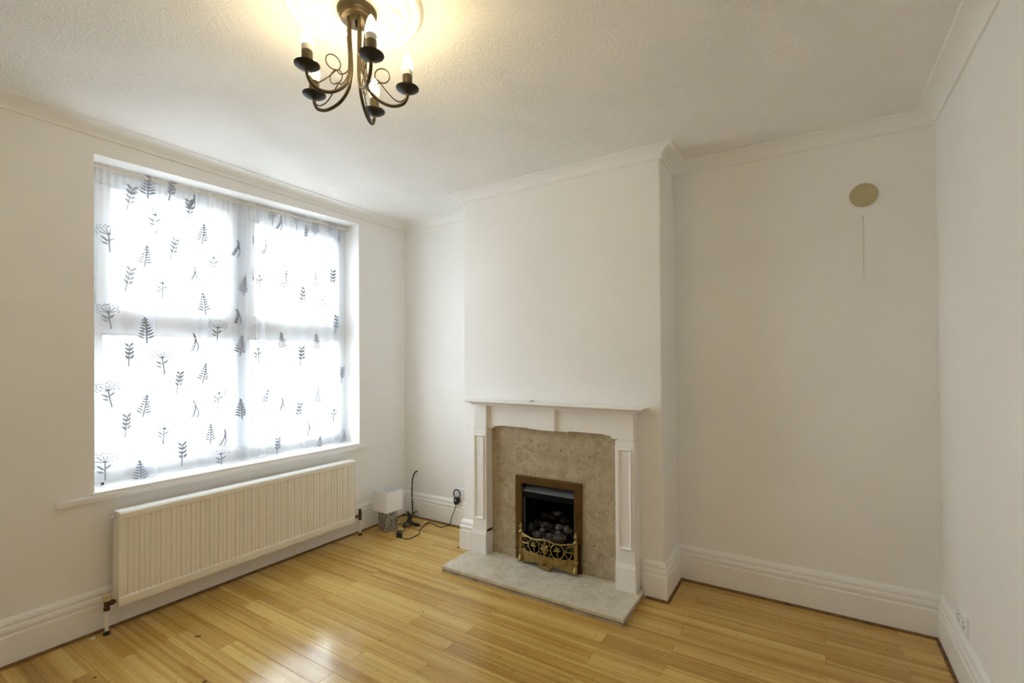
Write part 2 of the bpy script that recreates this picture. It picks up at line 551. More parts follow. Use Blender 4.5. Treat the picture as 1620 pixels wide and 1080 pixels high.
# floor: sub-floor with bamboo planks laid along the fireplace wall
bm = box(B(), 0, W, YR, 0, -0.12, -0.014)
floor = tag(obj('floor', bm, M_under), 'honey-coloured bamboo strip floor in long narrow planks', 'floor', kind='structure')
RW, PL = 0.092, 0.92
plank_cache = {}
def plank_mesh(lx, ly):
    key = (round(lx, 3), round(ly, 3))
    if key in plank_cache: return plank_cache[key]
    bm = B()
    g, c, t = 0.0003, 0.0006, 0.0135
    lo = [(-lx / 2 + g, -ly / 2 + g), (lx / 2 - g, -ly / 2 + g), (lx / 2 - g, ly / 2 - g), (-lx / 2 + g, ly / 2 - g)]
    hi = [(x - math.copysign(c, x), y - math.copysign(c, y)) for x, y in lo]
    a = [bm.verts.new((*p, -t)) for p in lo]
    b = [bm.verts.new((*p, -c)) for p in lo]
    d = [bm.verts.new((*p, 0)) for p in hi]
    for u, v in ((a, b), (b, d)):
        for i in range(4):
            bm.faces.new((u[i], u[(i + 1) % 4], v[(i + 1) % 4], v[i]))
    bm.faces.new(d)
    bmesh.ops.recalc_face_normals(bm, faces=bm.faces)
    me = bpy.data.meshes.new('plank')
    bm.to_mesh(me); bm.free()
    me.materials.append(M_bamboo)
    plank_cache[key] = me
    return me
i = -21
while True:
    yc = -2.066 + RW * i
    y0, y1 = max(yc - RW / 2, YR), min(yc + RW / 2, 0)
    if y0 >= -0.001: break
    if y1 > YR + 0.01:
        s = 0.70 if i % 2 == 0 else 0.39
        xs = [0.0] + [x for x in [s + PL * k for k in range(-1, 5)] if 0.02 < x < W - 0.02] + [W]
        for a, b in zip(xs, xs[1:]):
            o = bpy.data.objects.new('plank', plank_mesh(b - a, y1 - y0))
            o.location = ((a + b) / 2, (y0 + y1) / 2, random.uniform(-0.0004, 0.0))
            o.rotation_euler = (random.uniform(-0.0022, 0.0022), random.uniform(-0.0004, 0.0004), 0)
            link(o, floor)
    i += 1

# baseboards, the brown expansion strip at their foot, and the coved cornice
SK = [(0, 0), (0.025, 0), (0.025, 0.132), (0.0225, 0.138), (0.0165, 0.141), (0.0165, 0.146), (0.0225, 0.149), (0.024, 0.158),
      (0.0225, 0.168), (0.0165, 0.173), (0.0145, 0.178), (0.0185, 0.183), (0.0185, 0.192), (0.014, 0.203), (0.007, 0.209), (0.004, 0.213), (0, 0.213)]
GS = [(0.0245, 0), (0.0245, 0.011), (0.028, 0.011), (0.0295, 0.006), (0.031, 0.006), (0.032, 0.009), (0.036, 0.008), (0.037, 0)]
n1 = 0.052; cwid = 0.086
CO = [(0, H), (0, H - n1 - 0.008), (0.010, H - n1 - 0.008), (0.0115, H - n1 - 0.004), (0.0105, H - n1), (0.006, H - n1)]
CO += [(0.006 + (cwid - 0.012) * (1 - math.cos(t * PI / 16)), H - n1 + (n1 - 0.006) * math.sin(t * PI / 16)) for t in range(1, 9)]
CO += [(cwid - 0.004, H - 0.006), (cwid, H - 0.003), (cwid, H)]
loop = [(0, YR), (0, 0), (X0, 0), (X0, -D), (X1, -D), (X1, 0), (W, 0), (W, YR)]
names = ['left', 'back_near_window', 'chimney_window_side', 'chimney_front', 'chimney_alcove_side', 'back', 'right']
where = ['under the window', 'in the small alcove behind the table lamp', 'on the window side of the chimney breast', 'on the front of the chimney breast',
         'on the alcove side of the chimney breast', 'along the wide alcove wall', 'along the wall with the double socket']
seg = runs(loop, SK)
for k, b in enumerate(seg):
    if k == 3:           # interrupted by the fireplace
        b.free()
        for q, (pa, pb) in enumerate((((X0, -D), (1.078, -D)), ((2.272, -D), (X1, -D)))):
            # keep the outer mitre by sweeping a longer path and taking the middle run
            if q == 0: bb = runs([(X0, 0), pa, pb], SK)[1]
            else: bb = runs([pa, pb, (X1, 0)], SK)[0]
            tag(obj('baseboard_chimney_left' if q == 0 else 'baseboard_chimney_right', bb, M_trim, smooth=16),
                'short white moulded skirting ' + ('left' if q == 0 else 'right') + ' of the fireplace surround', 'skirting board', kind='structure')
        continue
    tag(obj('baseboard_' + names[k], b, M_trim, smooth=16), 'tall white moulded skirting board ' + where[k], 'skirting board', kind='structure')
tn = 1
for k, b in enumerate(runs(loop, GS)):
    if k == 3:
        b.free()
        b = runs([(2.285, -D), (X1, -D), (X1, 0)], GS)[0]
    tag(obj('trim_%d' % tn, b, M_gapstrip), 'thin brown expansion strip at the foot of the skirting ' + where[k], 'floor trim', kind='structure')
    tn += 1
for k, b in enumerate(runs(loop, CO)):
    tag(obj('trim_%d' % tn, b, M_wall, smooth=16), 'white coved cornice ' + ['above the window', 'in the small alcove by the window', 'on the window side of the chimney breast',
        'across the front of the chimney breast', 'on the alcove side of the chimney breast', 'over the wide alcove', 'along the plain wall'][k], 'cornice', kind='structure')
    tn += 1

# ------------------------------------------------------------------ window
win = thing('window_1', 'white four-pane upvc window with thick frame behind net curtains', 'window', (-0.2, -1.35, 0.70), kind='structure')
def wpart(name, bm, m, parent=win, smooth=None, bevel=0):
    o = obj(name, bm, m, parent, smooth, bevel)
    base = parent
    off = Vector((0, 0, 0))
    while base is not None:
        off += Vector(base.location); base = base.parent
    o.data.transform(Matrix.Translation(-off))
    return o
xf, xb = -0.195, -0.262
def frame4(bm, y0, y1, z0, z1, t, xa, xb_):
    box(bm, xb_, xa, y0, y1, z0, z0 + t); box(bm, xb_, xa, y0, y1, z1 - t, z1)
    box(bm, xb_, xa, y0, y0 + t, z0 + t, z1 - t); box(bm, xb_, xa, y1 - t, y1, z0 + t, z1 - t)
    return bm
wpart('outer_frame', frame4(B(), -2.215, -0.50, 0.690, 2.50, 0.075, xf, xb), M_pvc)
wpart('mullion', box(B(), xb, xf, -1.415, -1.33, 0.76, 2.43), M_pvc)
wpart('transom', box(B(), xb, xf + 0.004, -2.145, -0.57, 1.560, 1.625), M_pvc)
# four lights: sash (upper ones open), gasket, pane
for (ya, yb, za, zb, t) in ((-2.14, -1.415, 1.625, 2.425, 0.062), (-1.33, -0.575, 1.625, 2.425, 0.062),
                            (-2.14, -1.415, 0.765, 1.560, 0.028), (-1.33, -0.575, 0.765, 1.560, 0.028)):
    s = thing('sash', None, None)
    s.parent = win
    s.location = (0, 0, 0)
    bm = frame4(B(), ya + 0.002, yb - 0.002, za + 0.002, zb - 0.002, t, xf + 0.012, xb + 0.01)
    wpart('sash_frame', bm, M_pvc, s, bevel=0.004)
    bm = frame4(B(), ya + t, yb - t, za + t, zb - t, 0.006, xf + 0.006, xf - 0.03)
    wpart('gasket', bm, M_gasket, s)
    wpart('pane', box(B(), -0.232, -0.228, ya + t, yb - t, za + t, zb - t), M_glass, s)

# inner sill: board in the recess and the rounded apron strip on the wall
sill = tag(obj('window_sill_1', box(B(), -0.19, 0.016, -2.205, -0.503, 0.688, 0.7075), M_trim, bevel=0.005), 'white painted window board filling the foot of the window recess', 'window sill', kind='structure')
bm = box(B(), -0.01, 0.024, -2.338, -0.395, 0.660, 0.692)
obj('apron_strip', bm, M_wall, sill, smooth=40, bevel=0.010)

# ------------------------------------------------------------------ curtain rod and two sheer panels
rod = thing('curtain_rod', 'thin cream curtain rod across the top of the window recess', 'curtain rod', (-0.135, -1.36, 2.44))
tube(bm := B(), [(0, -0.835, -0.008), (0, 0.843, 0.022)], 0.008, 10)
obj('rod_tube', bm, M_rodcream, rod, smooth=50)
for y, z in ((-0.836, -0.008), (0.846, 0.022)):
    mt = Matrix.Translation((0, y, z)) @ Matrix.Rotation(PI / 2, 4, 'X')
    lathe(bm := B(), [(0.016, -0.006), (0.016, 0.004), (0.011, 0.008)], 16, mtx=mt)
    obj('end_bracket', bm, M_rodcream, rod, smooth=40)

def smooth_path(pts, n=6): return catmull(pts, n)
def plan_curve(y0, y1, folds, phase, nwave):
    """plan line (x, y) of a hanging sheer panel: gentle waves and a few S-shaped overlaps"""
    pts = []
    y = y0
    marks = sorted(folds)
    steps = int((y1 - y0) / 0.022)
    k = 0
    while k <= steps:
        y = y0 + (y1 - y0) * k / steps
        hit = [f for f in marks if abs(f[0] - y) < 0.011]
        if hit:
            f, wd = hit[0]
            pts += [(0.002, f - wd * 0.5), (0.014, f + wd * 0.35), (0.010, f + wd * 0.5), (-0.006, f - wd * 0.1),
                    (-0.014, f - wd * 0.5), (-0.010, f - wd * 0.30), (-0.004, f + wd * 0.6)]
            while y0 + (y1 - y0) * k / steps < f + wd * 0.75: k += 1
            continue
        if pts and y <= pts[-1][1] + 0.004: k += 1; continue
        u = (y - y0) / (y1 - y0)
        pts.append((0.007 * math.sin(nwave * 2 * PI * u + phase) + 0.003 * math.sin(nwave * 5.1 * PI * u), y))
        k += 1
    return [(p.x, p.y) for p in catmull([Vector((a, b, 0)) for a, b in pts], 4)]

XC = -0.140
def curtain(name, label, y0, y1, folds, phase, nwave, ztop0, ztop1, drift):
    root = thing(name, label, 'curtain', (XC, y0, 0.708), group='sheer curtains at the window')
    plan = plan_curve(y0, y1, folds, phase, nwave)
    bm = B()
    zs = [0.0, 0.02, 0.022, 0.12, 0.4, 0.8, 1.2, 1.5, 1.64, 1.69, 1.705, 1.716, 1.728, 1.742]
    cols = []
    L = [0.0]
    for a, b in zip(plan, plan[1:]): L.append(L[-1] + math.hypot(b[0] - a[0], b[1] - a[1]))
    for (px, py), s in zip(plan, L):
        u = (py - y0) / (y1 - y0)
        top = ztop0 + (ztop1 - ztop0) * u - 0.708
        c = []
        for z in zs:
            zz = z / 1.742 * top
            k = zz / top
            # folds are gathered tight on the rod, loose at the foot
            amp = 1.0 - 0.55 * k + 0.35 * math.sin(3 * k + 7 * u)
            rip = 0.0028 * math.sin(s * 190) * max(0, (k - 0.86) / 0.14)
            rodbulge = 0.009 * math.exp(-((zz - (top - 0.020)) / 0.010) ** 2)
            x = px * amp + rip + rodbulge + (0.004 if z <= 0.02 else 0)
            sag = 0.006 * math.sin(11 * u * PI) * (1 - k) ** 6
            yy = py - y0 + drift * (1 - k) * u + 0.004 * math.sin(5 * k + 9 * u)
            c.append(bm.verts.new((x, yy, zz + 0.004 + sag * 0.4)))
        cols.append(c)
    for a, b in zip(cols, cols[1:]):
        for i in range(len(zs) - 1):
            bm.faces.new((a[i], b[i], b[i + 1], a[i + 1]))
    obj('sheer_panel', bm, M_sheer, root, smooth=180)
    # front surface lookup for the print
    def front(y):
        best = -1
        for (a, b) in zip(plan, plan[1:]):
            lo, hi = min(a[1], b[1]), max(a[1], b[1])
            if lo <= y <= hi:
                best = max(best, max(a[0], b[0]))
        return best if best > -1 else 0.0
    # stitched dark selvedge dashes on the meeting edge
    return root, front, y0

cl, frontL, yl0 = curtain('net_curtain', 'sheer white leaf-printed curtain over the half of the window above the radiator valve knob', -2.178, -1.296,
                     [(-1.905, 0.045), (-1.62, 0.038), (-1.385, 0.055)], 0.4, 3.0, 2.452, 2.474, 0.022)
cr_, frontR, yr0 = curtain('net_curtain', 'sheer white leaf-printed curtain over the half of the window nearer the table lamp', -1.288, -0.530,
                     [(-1.235, 0.030), (-0.93, 0.034), (-0.64, 0.05)], 1.7, 2.6, 2.474, 2.488, 0.018)

EX = 0.0058     # line weight of the print
def leaf(bm, F, c, d, l, wd):
    wd = wd + EX
    l = l + EX * 0.6
    """a thin pointed leaf from c along unit d"""
    n = (-d[1], d[0])
    pts = [(0, 0), (0.35, 0.5), (0.7, 0.35), (1, 0), (0.7, -0.35), (0.35, -0.5)]
    bm.faces.new([bm.verts.new(F(c[0] + d[0] * l * a + n[0] * wd * b, c[1] + d[1] * l * a + n[1] * wd * b)) for a, b in pts])

def strip_(bm, F, pts, wd):
    wd = wd + EX * 0.8
    for (a, b) in zip(pts, pts[1:]):
        dx, dz = b[0] - a[0], b[1] - a[1]
        l = math.hypot(dx, dz) or 1
        nx, nz = -dz / l * wd / 2, dx / l * wd / 2
        bm.faces.new([bm.verts.new(F(*p)) for p in ((a[0] - nx, a[1] - nz), (b[0] - nx, b[1] - nz), (b[0] + nx, b[1] + nz), (a[0] + nx, a[1] + nz))])

def motif(bm, F, kind, y, z, s, tilt):
    ca, sa = math.cos(tilt), math.sin(tilt)
    def T(a, b): return (y + s * (a * ca - b * sa), z + s * (a * sa + b * ca))
    def Dr(a): return (math.cos(a + tilt), math.sin(a + tilt))
    if kind == 'F':                                # fern frond, wide at the foot
        strip_(bm, F, [T(0, -0.62), T(0.02, 0), T(0, 0.5)], 0.0028)
        for k in range(7):
            t = k / 7
            b = -0.42 + 0.9 * t
            l = (0.30 * (1 - t) + 0.035) * s
            leaf(bm, F, T(0, b), Dr(0.45 + 0.25 * t), l, 0.022 * s + 0.003)
            leaf(bm, F, T(0, b), Dr(PI - 0.45 - 0.25 * t), l, 0.022 * s + 0.003)
    elif kind == 'U':                              # cow parsley umbel
        strip_(bm, F, [T(0.05, -0.62), T(0.02, -0.2), T(0, 0.18)], 0.003)
        for k in range(6):
            a = PI * (0.06 + 0.88 * k / 5)
            l = (0.78, 1.0, 0.82)[k % 3]
            e = T(0.40 * l * math.cos(a), 0.12 + 0.34 * l * math.sin(a))
            strip_(bm, F, [T(0, 0.10), e], 0.0002)
            for j in range(3):
                g = T(0.40 * l * math.cos(a) + 0.075 * math.cos(a + (j - 1) * 1.3), 0.12 + 0.34 * l * math.sin(a) + 0.075 * math.sin(a + (j - 1) * 1.3))
                leaf(bm, F, g, Dr(a), 0.005, 0.0035)
        leaf(bm, F, T(0.02, -0.2), Dr(2.5), 0.36 * s, 0.05 * s)
        leaf(bm, F, T(0.02, -0.15), Dr(0.7), 0.26 * s, 0.05 * s)
        leaf(bm, F, T(0.0, -0.3), Dr(2.8), 0.26 * s, 0.04 * s)
    elif kind == 'S':                              # sprig with paired oval leaves
        strip_(bm, F, [T(-0.08, -0.62), T(0, -0.1), T(0.10, 0.4)], 0.003)
        for k in range(4):
            b = -0.25 + 0.2 * k
            leaf(bm, F, T(0.02 + 0.02 * k, b), Dr(0.75), 0.28 * s, 0.10 * s)
            leaf(bm, F, T(0.02 + 0.02 * k, b), Dr(2.3), 0.28 * s, 0.10 * s)
    else:                                          # curled frond
        pts = [T(0.10 * math.sin(t * 0.5) * (1 + 0.0 * t), 0.5 - t * 0.11) for t in range(10)]
        strip_(bm, F, pts, 0.004)
        for k in range(1, 9):
            leaf(bm, F, pts[k], Dr(PI + 0.35), (0.05 + 0.022 * k) * s, 0.035 * s)
        strip_(bm, F, [T(0.02 + 0.14 * math.cos(a * 0.5), -0.2 + 0.34 * math.sin(a * 0.5)) for a in range(-3, 4)], 0.003)

def pix(px, py, x):
    """point of the plane x where the photograph shows that pixel (used once, to copy the print layout)"""
    d = Fv * 748.95 + R2 * (px - 810) - U2 * (py - 558.47)
    return CAM + d * ((x - CAM.x) / d.x)

LEFT = dict(U=[(172, 375), (172, 498), (172, 622), (166, 736), (257, 452), (257, 570), (259, 682), (338, 412), (344, 522), (346, 626), (350, 722), (245, 345)],
            F=[(234, 292), (231, 403), (231, 520), (230, 640), (223, 744), (321, 368), (322, 478), (323, 588), (333, 684), (381, 545), (381, 645), (386, 450)],
            S=[(206, 312), (204, 440), (200, 672), (205, 560), (274, 392), (283, 603), (289, 717), (270, 300), (300, 330)],
            P=[(306, 318), (308, 432), (309, 541), (309, 646), (375, 392), (376, 500), (354, 692)])
RIGHT = dict(U=[(408, 556), (410, 440), (528, 652), (432, 338), (510, 478), (470, 345), (522, 360)],
             F=[(500, 356), (500, 442), (502, 540), (504, 625), (506, 702), (447, 538), (452, 440)],
             S=[(484, 368), (478, 468), (476, 562), (472, 650), (531, 512), (542, 592), (420, 630), (440, 705), (525, 440)],
             P=[(444, 352), (447, 640), (490, 678), (537, 374), (545, 690), (420, 390)])
for root, front, spec, y00 in ((cl, frontL, LEFT, yl0), (cr_, frontR, RIGHT, yr0)):
    for kind, spots in spec.items():
        for px, py in spots:
            bm = B()
            p = pix(px, py, XC + 0.01)
            def F(y, z, front=front, y00=y00):
                return (front(min(max(y, y00 + 0.01), y00 + 0.87)) + 0.004, y - y00, z - 0.708)
            motif(bm, F, kind, p.y, p.z, {'F': 0.125, 'U': 0.135, 'S': 0.12, 'P': 0.105}[kind] * random.uniform(0.9, 1.1), random.uniform(-0.15, 0.15))
            obj('printed_sprig', bm, M_print, root)
# dark stitched marks along the meeting edges
for z0, l in ((2.18, 0.06), (1.93, 0.03), (1.30, 0.035), (0.98, 0.03)):
    obj('stitch_mark', box(B(), 0.012, 0.0135, 0.868, 0.874, z0 - 0.708, z0 + l - 0.708), M_print, cl)

obj('hem_toggle', box(B(), 0.006, 0.018, 0.052, 0.066, 0.004, 0.018), M_black, cl, bevel=0.003)

# ------------------------------------------------------------------ radiator
rad = thing('radiator', 'long cream ribbed panel radiator fixed under the window', 'radiator', (0, -1.39, 0.13))
yA, yB, zA, zB = -0.735, 0.735, 0.0, 0.476
xF = 0.128
bm = B()
# pressed front sheet: flat border, vertical flutes
pitch_, edge, bt, bb = 0.049, 0.010, 0.034, 0.046
nrib = int((yB - yA - 2 * edge) / pitch_)
m0 = (yB - yA - nrib * pitch_) / 2
sec = [(yA, 0.0), (yA + m0, 0.0)]
for k in range(nrib):
    y = yA + m0 + k * pitch_
    sec += [(y + 0.002, 0.0), (y + 0.005, -0.0065), (y + 0.011, -0.0065), (y + 0.014, -0.0003), (y + 0.025, 0.0), (y + 0.0285, -0.0022), (y + 0.034, -0.0022), (y + 0.0375, 0.0)]
sec += [(yB - m0, 0.0), (yB, 0.0)]
rows = [(zA, 0, -0.004), (zA + 0.008, 0, -0.004), (zA + 0.0095, 0, 0), (zA + bb - 0.004, 0, 0), (zA + bb + 0.003, 1, -0.004), (zB - bt - 0.003, 1, -0.004), (zB - bt + 0.003, 0, 0), (zB - 0.006, 0, 0)]
grid = [[bm.verts.new((xF + d * k + off, y, z)) for y, d in sec] for z, k, off in rows]
grid.append([bm.verts.new((xF - 0.006, y, zB)) for y, d in sec])
grid.insert(0, [bm.verts.new((xF - 0.014, y, zA - 0.002)) for y, d in sec])
for a, b in zip(grid, grid[1:]):
    for i in range(len(sec) - 1):
        bm.faces.new((a[i], a[i + 1], b[i + 1], b[i]))
obj('front_panel', bm, M_rad, rad, smooth=15)
bm = box(B(), 0.062, 0.082, yA + 0.01, yB - 0.01, zA + 0.01, zB - 0.015)
obj('rear_panel', bm, M_rad, rad, bevel=0.004)
bm = B()
box(bm, 0.044, xF - 0.0085, yA, yB, zB - 0.010, zB + 0.0015)
obj('top_cover', bm, M_trim, rad, bevel=0.002)
k = yA + 0.03
while k < yA + 0.42:
    obj('cover_slot', box(B(), 0.060, 0.104, k, k + 0.003, zB + 0.0010, zB + 0.0019), M_rad, rad); k += 0.049
for s in (-1, 1):
    y = yA if s < 0 else yB
    bm = box(B(), 0.046, xF - 0.002, y - 0.002, y + 0.002, zA + 0.004, zB)
    obj('side_panel', bm, M_rad, rad)
for s in (-0.5, 0.5):
    obj('wall_bracket', box(B(), 0.001, 0.06, s - 0.015, s + 0.015, 0.05, 0.40), M_rad, rad)
# bleed plug near the top corner
lathe(bm := B(), [(0.009, 0), (0.009, 0.006), (0.005, 0.008), (0.005, 0.018), (0.003, 0.020)], 12, mtx=Matrix.Translation((0.068, yA - 0.002, zB - 0.028)) @ Matrix.Rotation(PI / 2, 4, 'X'))
obj('bleed_valve', bm, M_whiteplastic, rad, smooth=40)
lathe(bm := B(), [(0.0105, 0), (0.0105, 0.003)], 12, mtx=Matrix.Translation((0.068, yA, zB - 0.028)) @ Matrix.Rotation(PI / 2, 4, 'X'))
obj('bleed_plug', bm, M_slot, rad)
# valves with pipes down to the floor
for s in (-1, 1):
    y = -2.162 + 1.39 if s < 0 else -0.572 + 1.39
    xv = 0.084
    ye = yA if s < 0 else yB
    zc = 0.018 if s < 0 else 0.02
    bm = B()
    lathe(bm, [(0.0085, -0.030), (0.0135, -0.028), (0.0135, -0.014), (0.0105, -0.012), (0.0125, 0.0), (0.0125, 0.018), (0.009, 0.024)], 14, (xv, y, zc))
    tube(bm, [(xv, y, zc + 0.004), (xv, ye, zc + 0.004)], 0.009, 10)
    ym = (y + ye) / 2
    tube(bm, [(xv, ym - 0.008, zc + 0.004), (xv, ym + 0.010, zc + 0.004)], 0.0135, 6)
    v = obj('valve', bm, M_valve, rad, smooth=40)
    if s < 0:
        lathe(bm := B(), [(0.010, 0.018), (0.016, 0.022), (0.0165, 0.040), (0.020, 0.046), (0.020, 0.052), (0.016, 0.054)], 8, (xv, y, zc))
        obj('valve_knob', bm, M_cream, v, smooth=30)
    else:
        lathe(bm := B(), [(0.010, 0.018), (0.012, 0.024), (0.011, 0.045), (0.006, 0.055)], 12, (xv, y, zc))
        obj('lockshield_cap', bm, M_valve, v, smooth=40)
    lathe(bm := B(), [(0.0085, -0.129), (0.0085, -0.028)], 12, (xv, y, zc + 0.0))
    obj('pipe', bm, M_trim if s > 0 else M_rad, v, smooth=50)
    lathe(bm := B(), [(0.016, -0.1475), (0.015, -0.140), (0.009, -0.138)], 14, (xv, y, zc))
    obj('pipe_collar', bm, M_slot, v, smooth=40)

# ------------------------------------------------------------------ fireplace
HZ = 0.039
hearth = thing('hearth', 'pale fossil marble hearth slab lying on the floor before the fire', 'hearth', (1.669, -0.55, 0))
hx, hy0, hy1 = 0.6095, -0.180, 0.186
obj('top_slab', box(B(), -hx, hx, hy0, hy1 + 0.02, 0.019, HZ), M_hearth, hearth, bevel=0.0022)
bm = box(B(), -hx + 0.006, hx - 0.006, hy0 + 0.006, hy1 + 0.02, 0.0125, 0.019)  # recessed strip between the two slabs, browner than both
obj('recessed_joint', bm, simple('brown_joint', (0.27, 0.205, 0.135), 0.8, var=0.4, vscale=20), hearth)
obj('lower_slab', box(B(), -hx + 0.001, hx - 0.001, hy0 + 0.001, hy1 + 0.02, 0.0, 0.0125), simple('tan_slab_edge', (0.44, 0.365, 0.26), 0.6, var=0.35, vscale=14), hearth, bevel=0.0015)  # lower slab in a darker mottled tan than the top slab

# marble back panel with the opening for the fire
PY = -0.358
bm = B()
outer = [(1.2075, HZ), (2.1305, HZ), (2.1305, 0.955), (1.2075, 0.955)]
hole = [(FX0, HZ + 0.001), (FX1, HZ + 0.001), (FX1, FZ1), (FX0, FZ1)]
fr, bk = [], []
for y, arr in ((PY, fr), (-D - 0.001, bk)):
    arr.append([bm.verts.new((x, y, z)) for x, z in outer])
    arr.append([bm.verts.new((x, y, z)) for x, z in hole])
for (o, h) in (fr, bk):
    for i in range(4):
        j = (i + 1) % 4
        bm.faces.new((o[i], o[j], h[j], h[i]))
for q in (0, 1):
    for i in range(4):
        j = (i + 1) % 4
        bm.faces.new((fr[q][i], fr[q][j], bk[q][j], bk[q][i]))
tag(obj('back_panel', bm, M_panel), 'beige speckled marble panel framing the gas fire', 'fireplace panel')

# painted timber surround
mp = thing('mantelpiece', 'white painted timber fireplace surround with moulded shelf and panelled pilasters', 'mantelpiece', (1.669, -D, HZ))
def mo(name, bm, m=M_surround, parent=mp, smooth=None, bevel=0.0025):
    o = obj(name, bm, m, parent, smooth, bevel)
    off = Vector(mp.location) if parent == mp or parent.parent == mp else Vector()
    o.data.transform(Matrix.Translation(-Vector(mp.location)))
    return o
yfP = -0.430
for s in (-1, 1):
    cx = 1.669 + s * 0.520          # pilaster centre
    hw = 0.058
    pil = mo('pilaster', box(B(), cx - hw, cx + hw, yfP, -D, HZ + 0.150, 0.900))
    # bottom plinth, wider and proud, with a chamfered head
    bm = B()
    a0, a1 = cx - hw - 0.010, cx + hw + 0.0
    if s > 0: a0, a1 = cx - hw, cx + hw + 0.004
    poly = [(yfP - 0.007, HZ), (yfP - 0.007, HZ + 0.132), (yfP + 0.002, HZ + 0.166), (-D, HZ + 0.166), (-D, HZ)]
    prism(bm, poly, lambda y, z: (a0, y, z), lambda y, z: (a1, y, z))
    mo('plinth', bm, parent=pil)
    # raised rectangular moulding on the face
    z0, z1, y0 = 0.278, 0.856, yfP
    xw = 0.040
    bm = B()
    ring = [(0.0, 0.0), (0.0, -0.006), (0.003, -0.010), (0.007, -0.008), (0.010, -0.003), (0.013, 0.0)]
    rect = [(-xw, z0), (xw, z0), (xw, z1), (-xw, z1)]
    sg = [(1, 1), (-1, 1), (-1, -1), (1, -1)]
    R_ = [[bm.verts.new((cx + x + sx * n, y0 + d, z + sz * n)) for n, d in ring] for (x, z), (sx, sz) in zip(rect, sg)]
    for i in range(4):
        a, b = R_[i], R_[(i + 1) % 4]
        for k in range(len(ring) - 1):
            bm.faces.new((a[k], a[k + 1], b[k + 1], b[k]))
    mo('panel_moulding', bm, parent=pil, bevel=0)
    # corner block above the pilaster
    mo('corner_block', box(B(), cx - 0.050, cx + 0.050, yfP + 0.010, -D, 0.906, 1.062), parent=pil)
    mo('capital', box(B(), cx - 0.046, cx + 0.046, yfP + 0.018, -D, 0.896, 0.910), parent=pil, bevel=0)
# frieze board with shaped lower edge
xl, xr = 1.669 - 0.470, 1.669 + 0.470
pts = [(xl, 1.064), (xl, 0.905), (xl + 0.035, 0.905), (xl + 0.052, 0.922), (xl + 0.085, 0.922), (xl + 0.090, 0.927), (1.669 - 0.150, 0.927), (1.669 - 0.140, 0.921),
       (1.669 + 0.140, 0.921), (1.669 + 0.150, 0.927), (xr - 0.090, 0.927), (xr - 0.085, 0.922), (xr - 0.052, 0.922), (xr - 0.035, 0.905), (xr, 0.905), (xr, 1.064)]
bm = B()
prism(bm, pts, lambda x, z: (x, -0.392, z), lambda x, z: (x, PY - 0.0006, z))
mo('frieze', bm, bevel=0.0015)
mo('centre_block', box(B(), 1.592, 1.726, -0.412, -0.390, 0.920, 1.063), bevel=0.003)
# shelf with ovolo bed moulding returned at the ends
sh = [(0.0, 1.098), (0.146, 1.098), (0.150, 1.0945), (0.150, 1.0905), (0.146, 1.087), (0.138, 1.0865), (0.134, 1.0825), (0.126, 1.0815), (0.118, 1.078), (0.112, 1.071), (0.110, 1.064), (0.0, 1.0635)]
S_l, S_r = 1.055 + 0.150, 2.303 - 0.150
rings = []
for (px_, py_, dx, dy) in ((S_l, -D, -1, 0), (S_l, -D, -1, -1), (S_r, -D, 1, -1), (S_r, -D, 1, 0)):
    rings.append([(px_ + dx * n, py_ + dy * n - 0.0, z) for n, z in sh])
bm = B()
VR = [[bm.verts.new(v) for v in r] for r in rings]
for a, b in zip(VR, VR[1:]):
    for k in range(len(sh) - 1):
        bm.faces.new((a[k], a[k + 1], b[k + 1], b[k]))
quad(bm, (S_l, -D, 1.098), (S_r, -D, 1.098), (S_r, -D - 0.001, 1.098), (S_l, -D - 0.001, 1.098))
mo('shelf', bm, bevel=0, smooth=35)

# gas fire
fire = thing('gas_fire', 'inset coal-effect gas fire with bronze frame and pierced brass fret', 'fireplace', (1.648, PY, HZ))
def fo(name, bm, m, parent=fire, smooth=None, bevel=0):
    o = obj(name, bm, m, parent, smooth, bevel)
    o.data.transform(Matrix.Translation(-Vector(fire.location)))
    return o
bm = B()
ox0, ox1, oz1 = 1.405, 1.890, 0.600
iw = 0.052
def fring(n, d):
    return [(ox0 + n, PY - d, HZ + 0.001), (ox0 + n, PY - d, oz1 - n), (ox1 - n, PY - d, oz1 - n), (ox1 - n, PY - d, HZ + 0.001)]
rg = [[bm.verts.new(p) for p in fring(n, d)] for n, d in ((0, 0.0), (0, 0.012), (0.004, 0.016), (iw - 0.010, 0.016), (iw, 0.010), (iw, -0.015))]
for a, b in zip(rg, rg[1:]):
    for i in range(3):
        bm.faces.new((a[i], a[i + 1], b[i + 1], b[i]))
fo('frame', bm, M_bronze)
fx0, fx1, fzt = FX0 + 0.004, FX1 - 0.004, FZ1 - 0.003
bm = B()
c = [(fx0, HZ + 0.002), (fx1, HZ + 0.002), (fx1, fzt), (fx0, fzt)]
a = [bm.verts.new((x, -0.345, z)) for x, z in c]
bx_ = [(fx0 + 0.05, HZ + 0.002), (fx1 - 0.05, HZ + 0.002), (fx1 - 0.05, fzt - 0.04), (fx0 + 0.05, fzt - 0.04)]
b = [bm.verts.new((x, -0.07, z)) for x, z in bx_]
for i in range(4):
    bm.faces.new((a[i], a[(i + 1) % 4], b[(i + 1) % 4], b[i]))
bm.faces.new(b)
fo('firebox', bm, M_firebox)
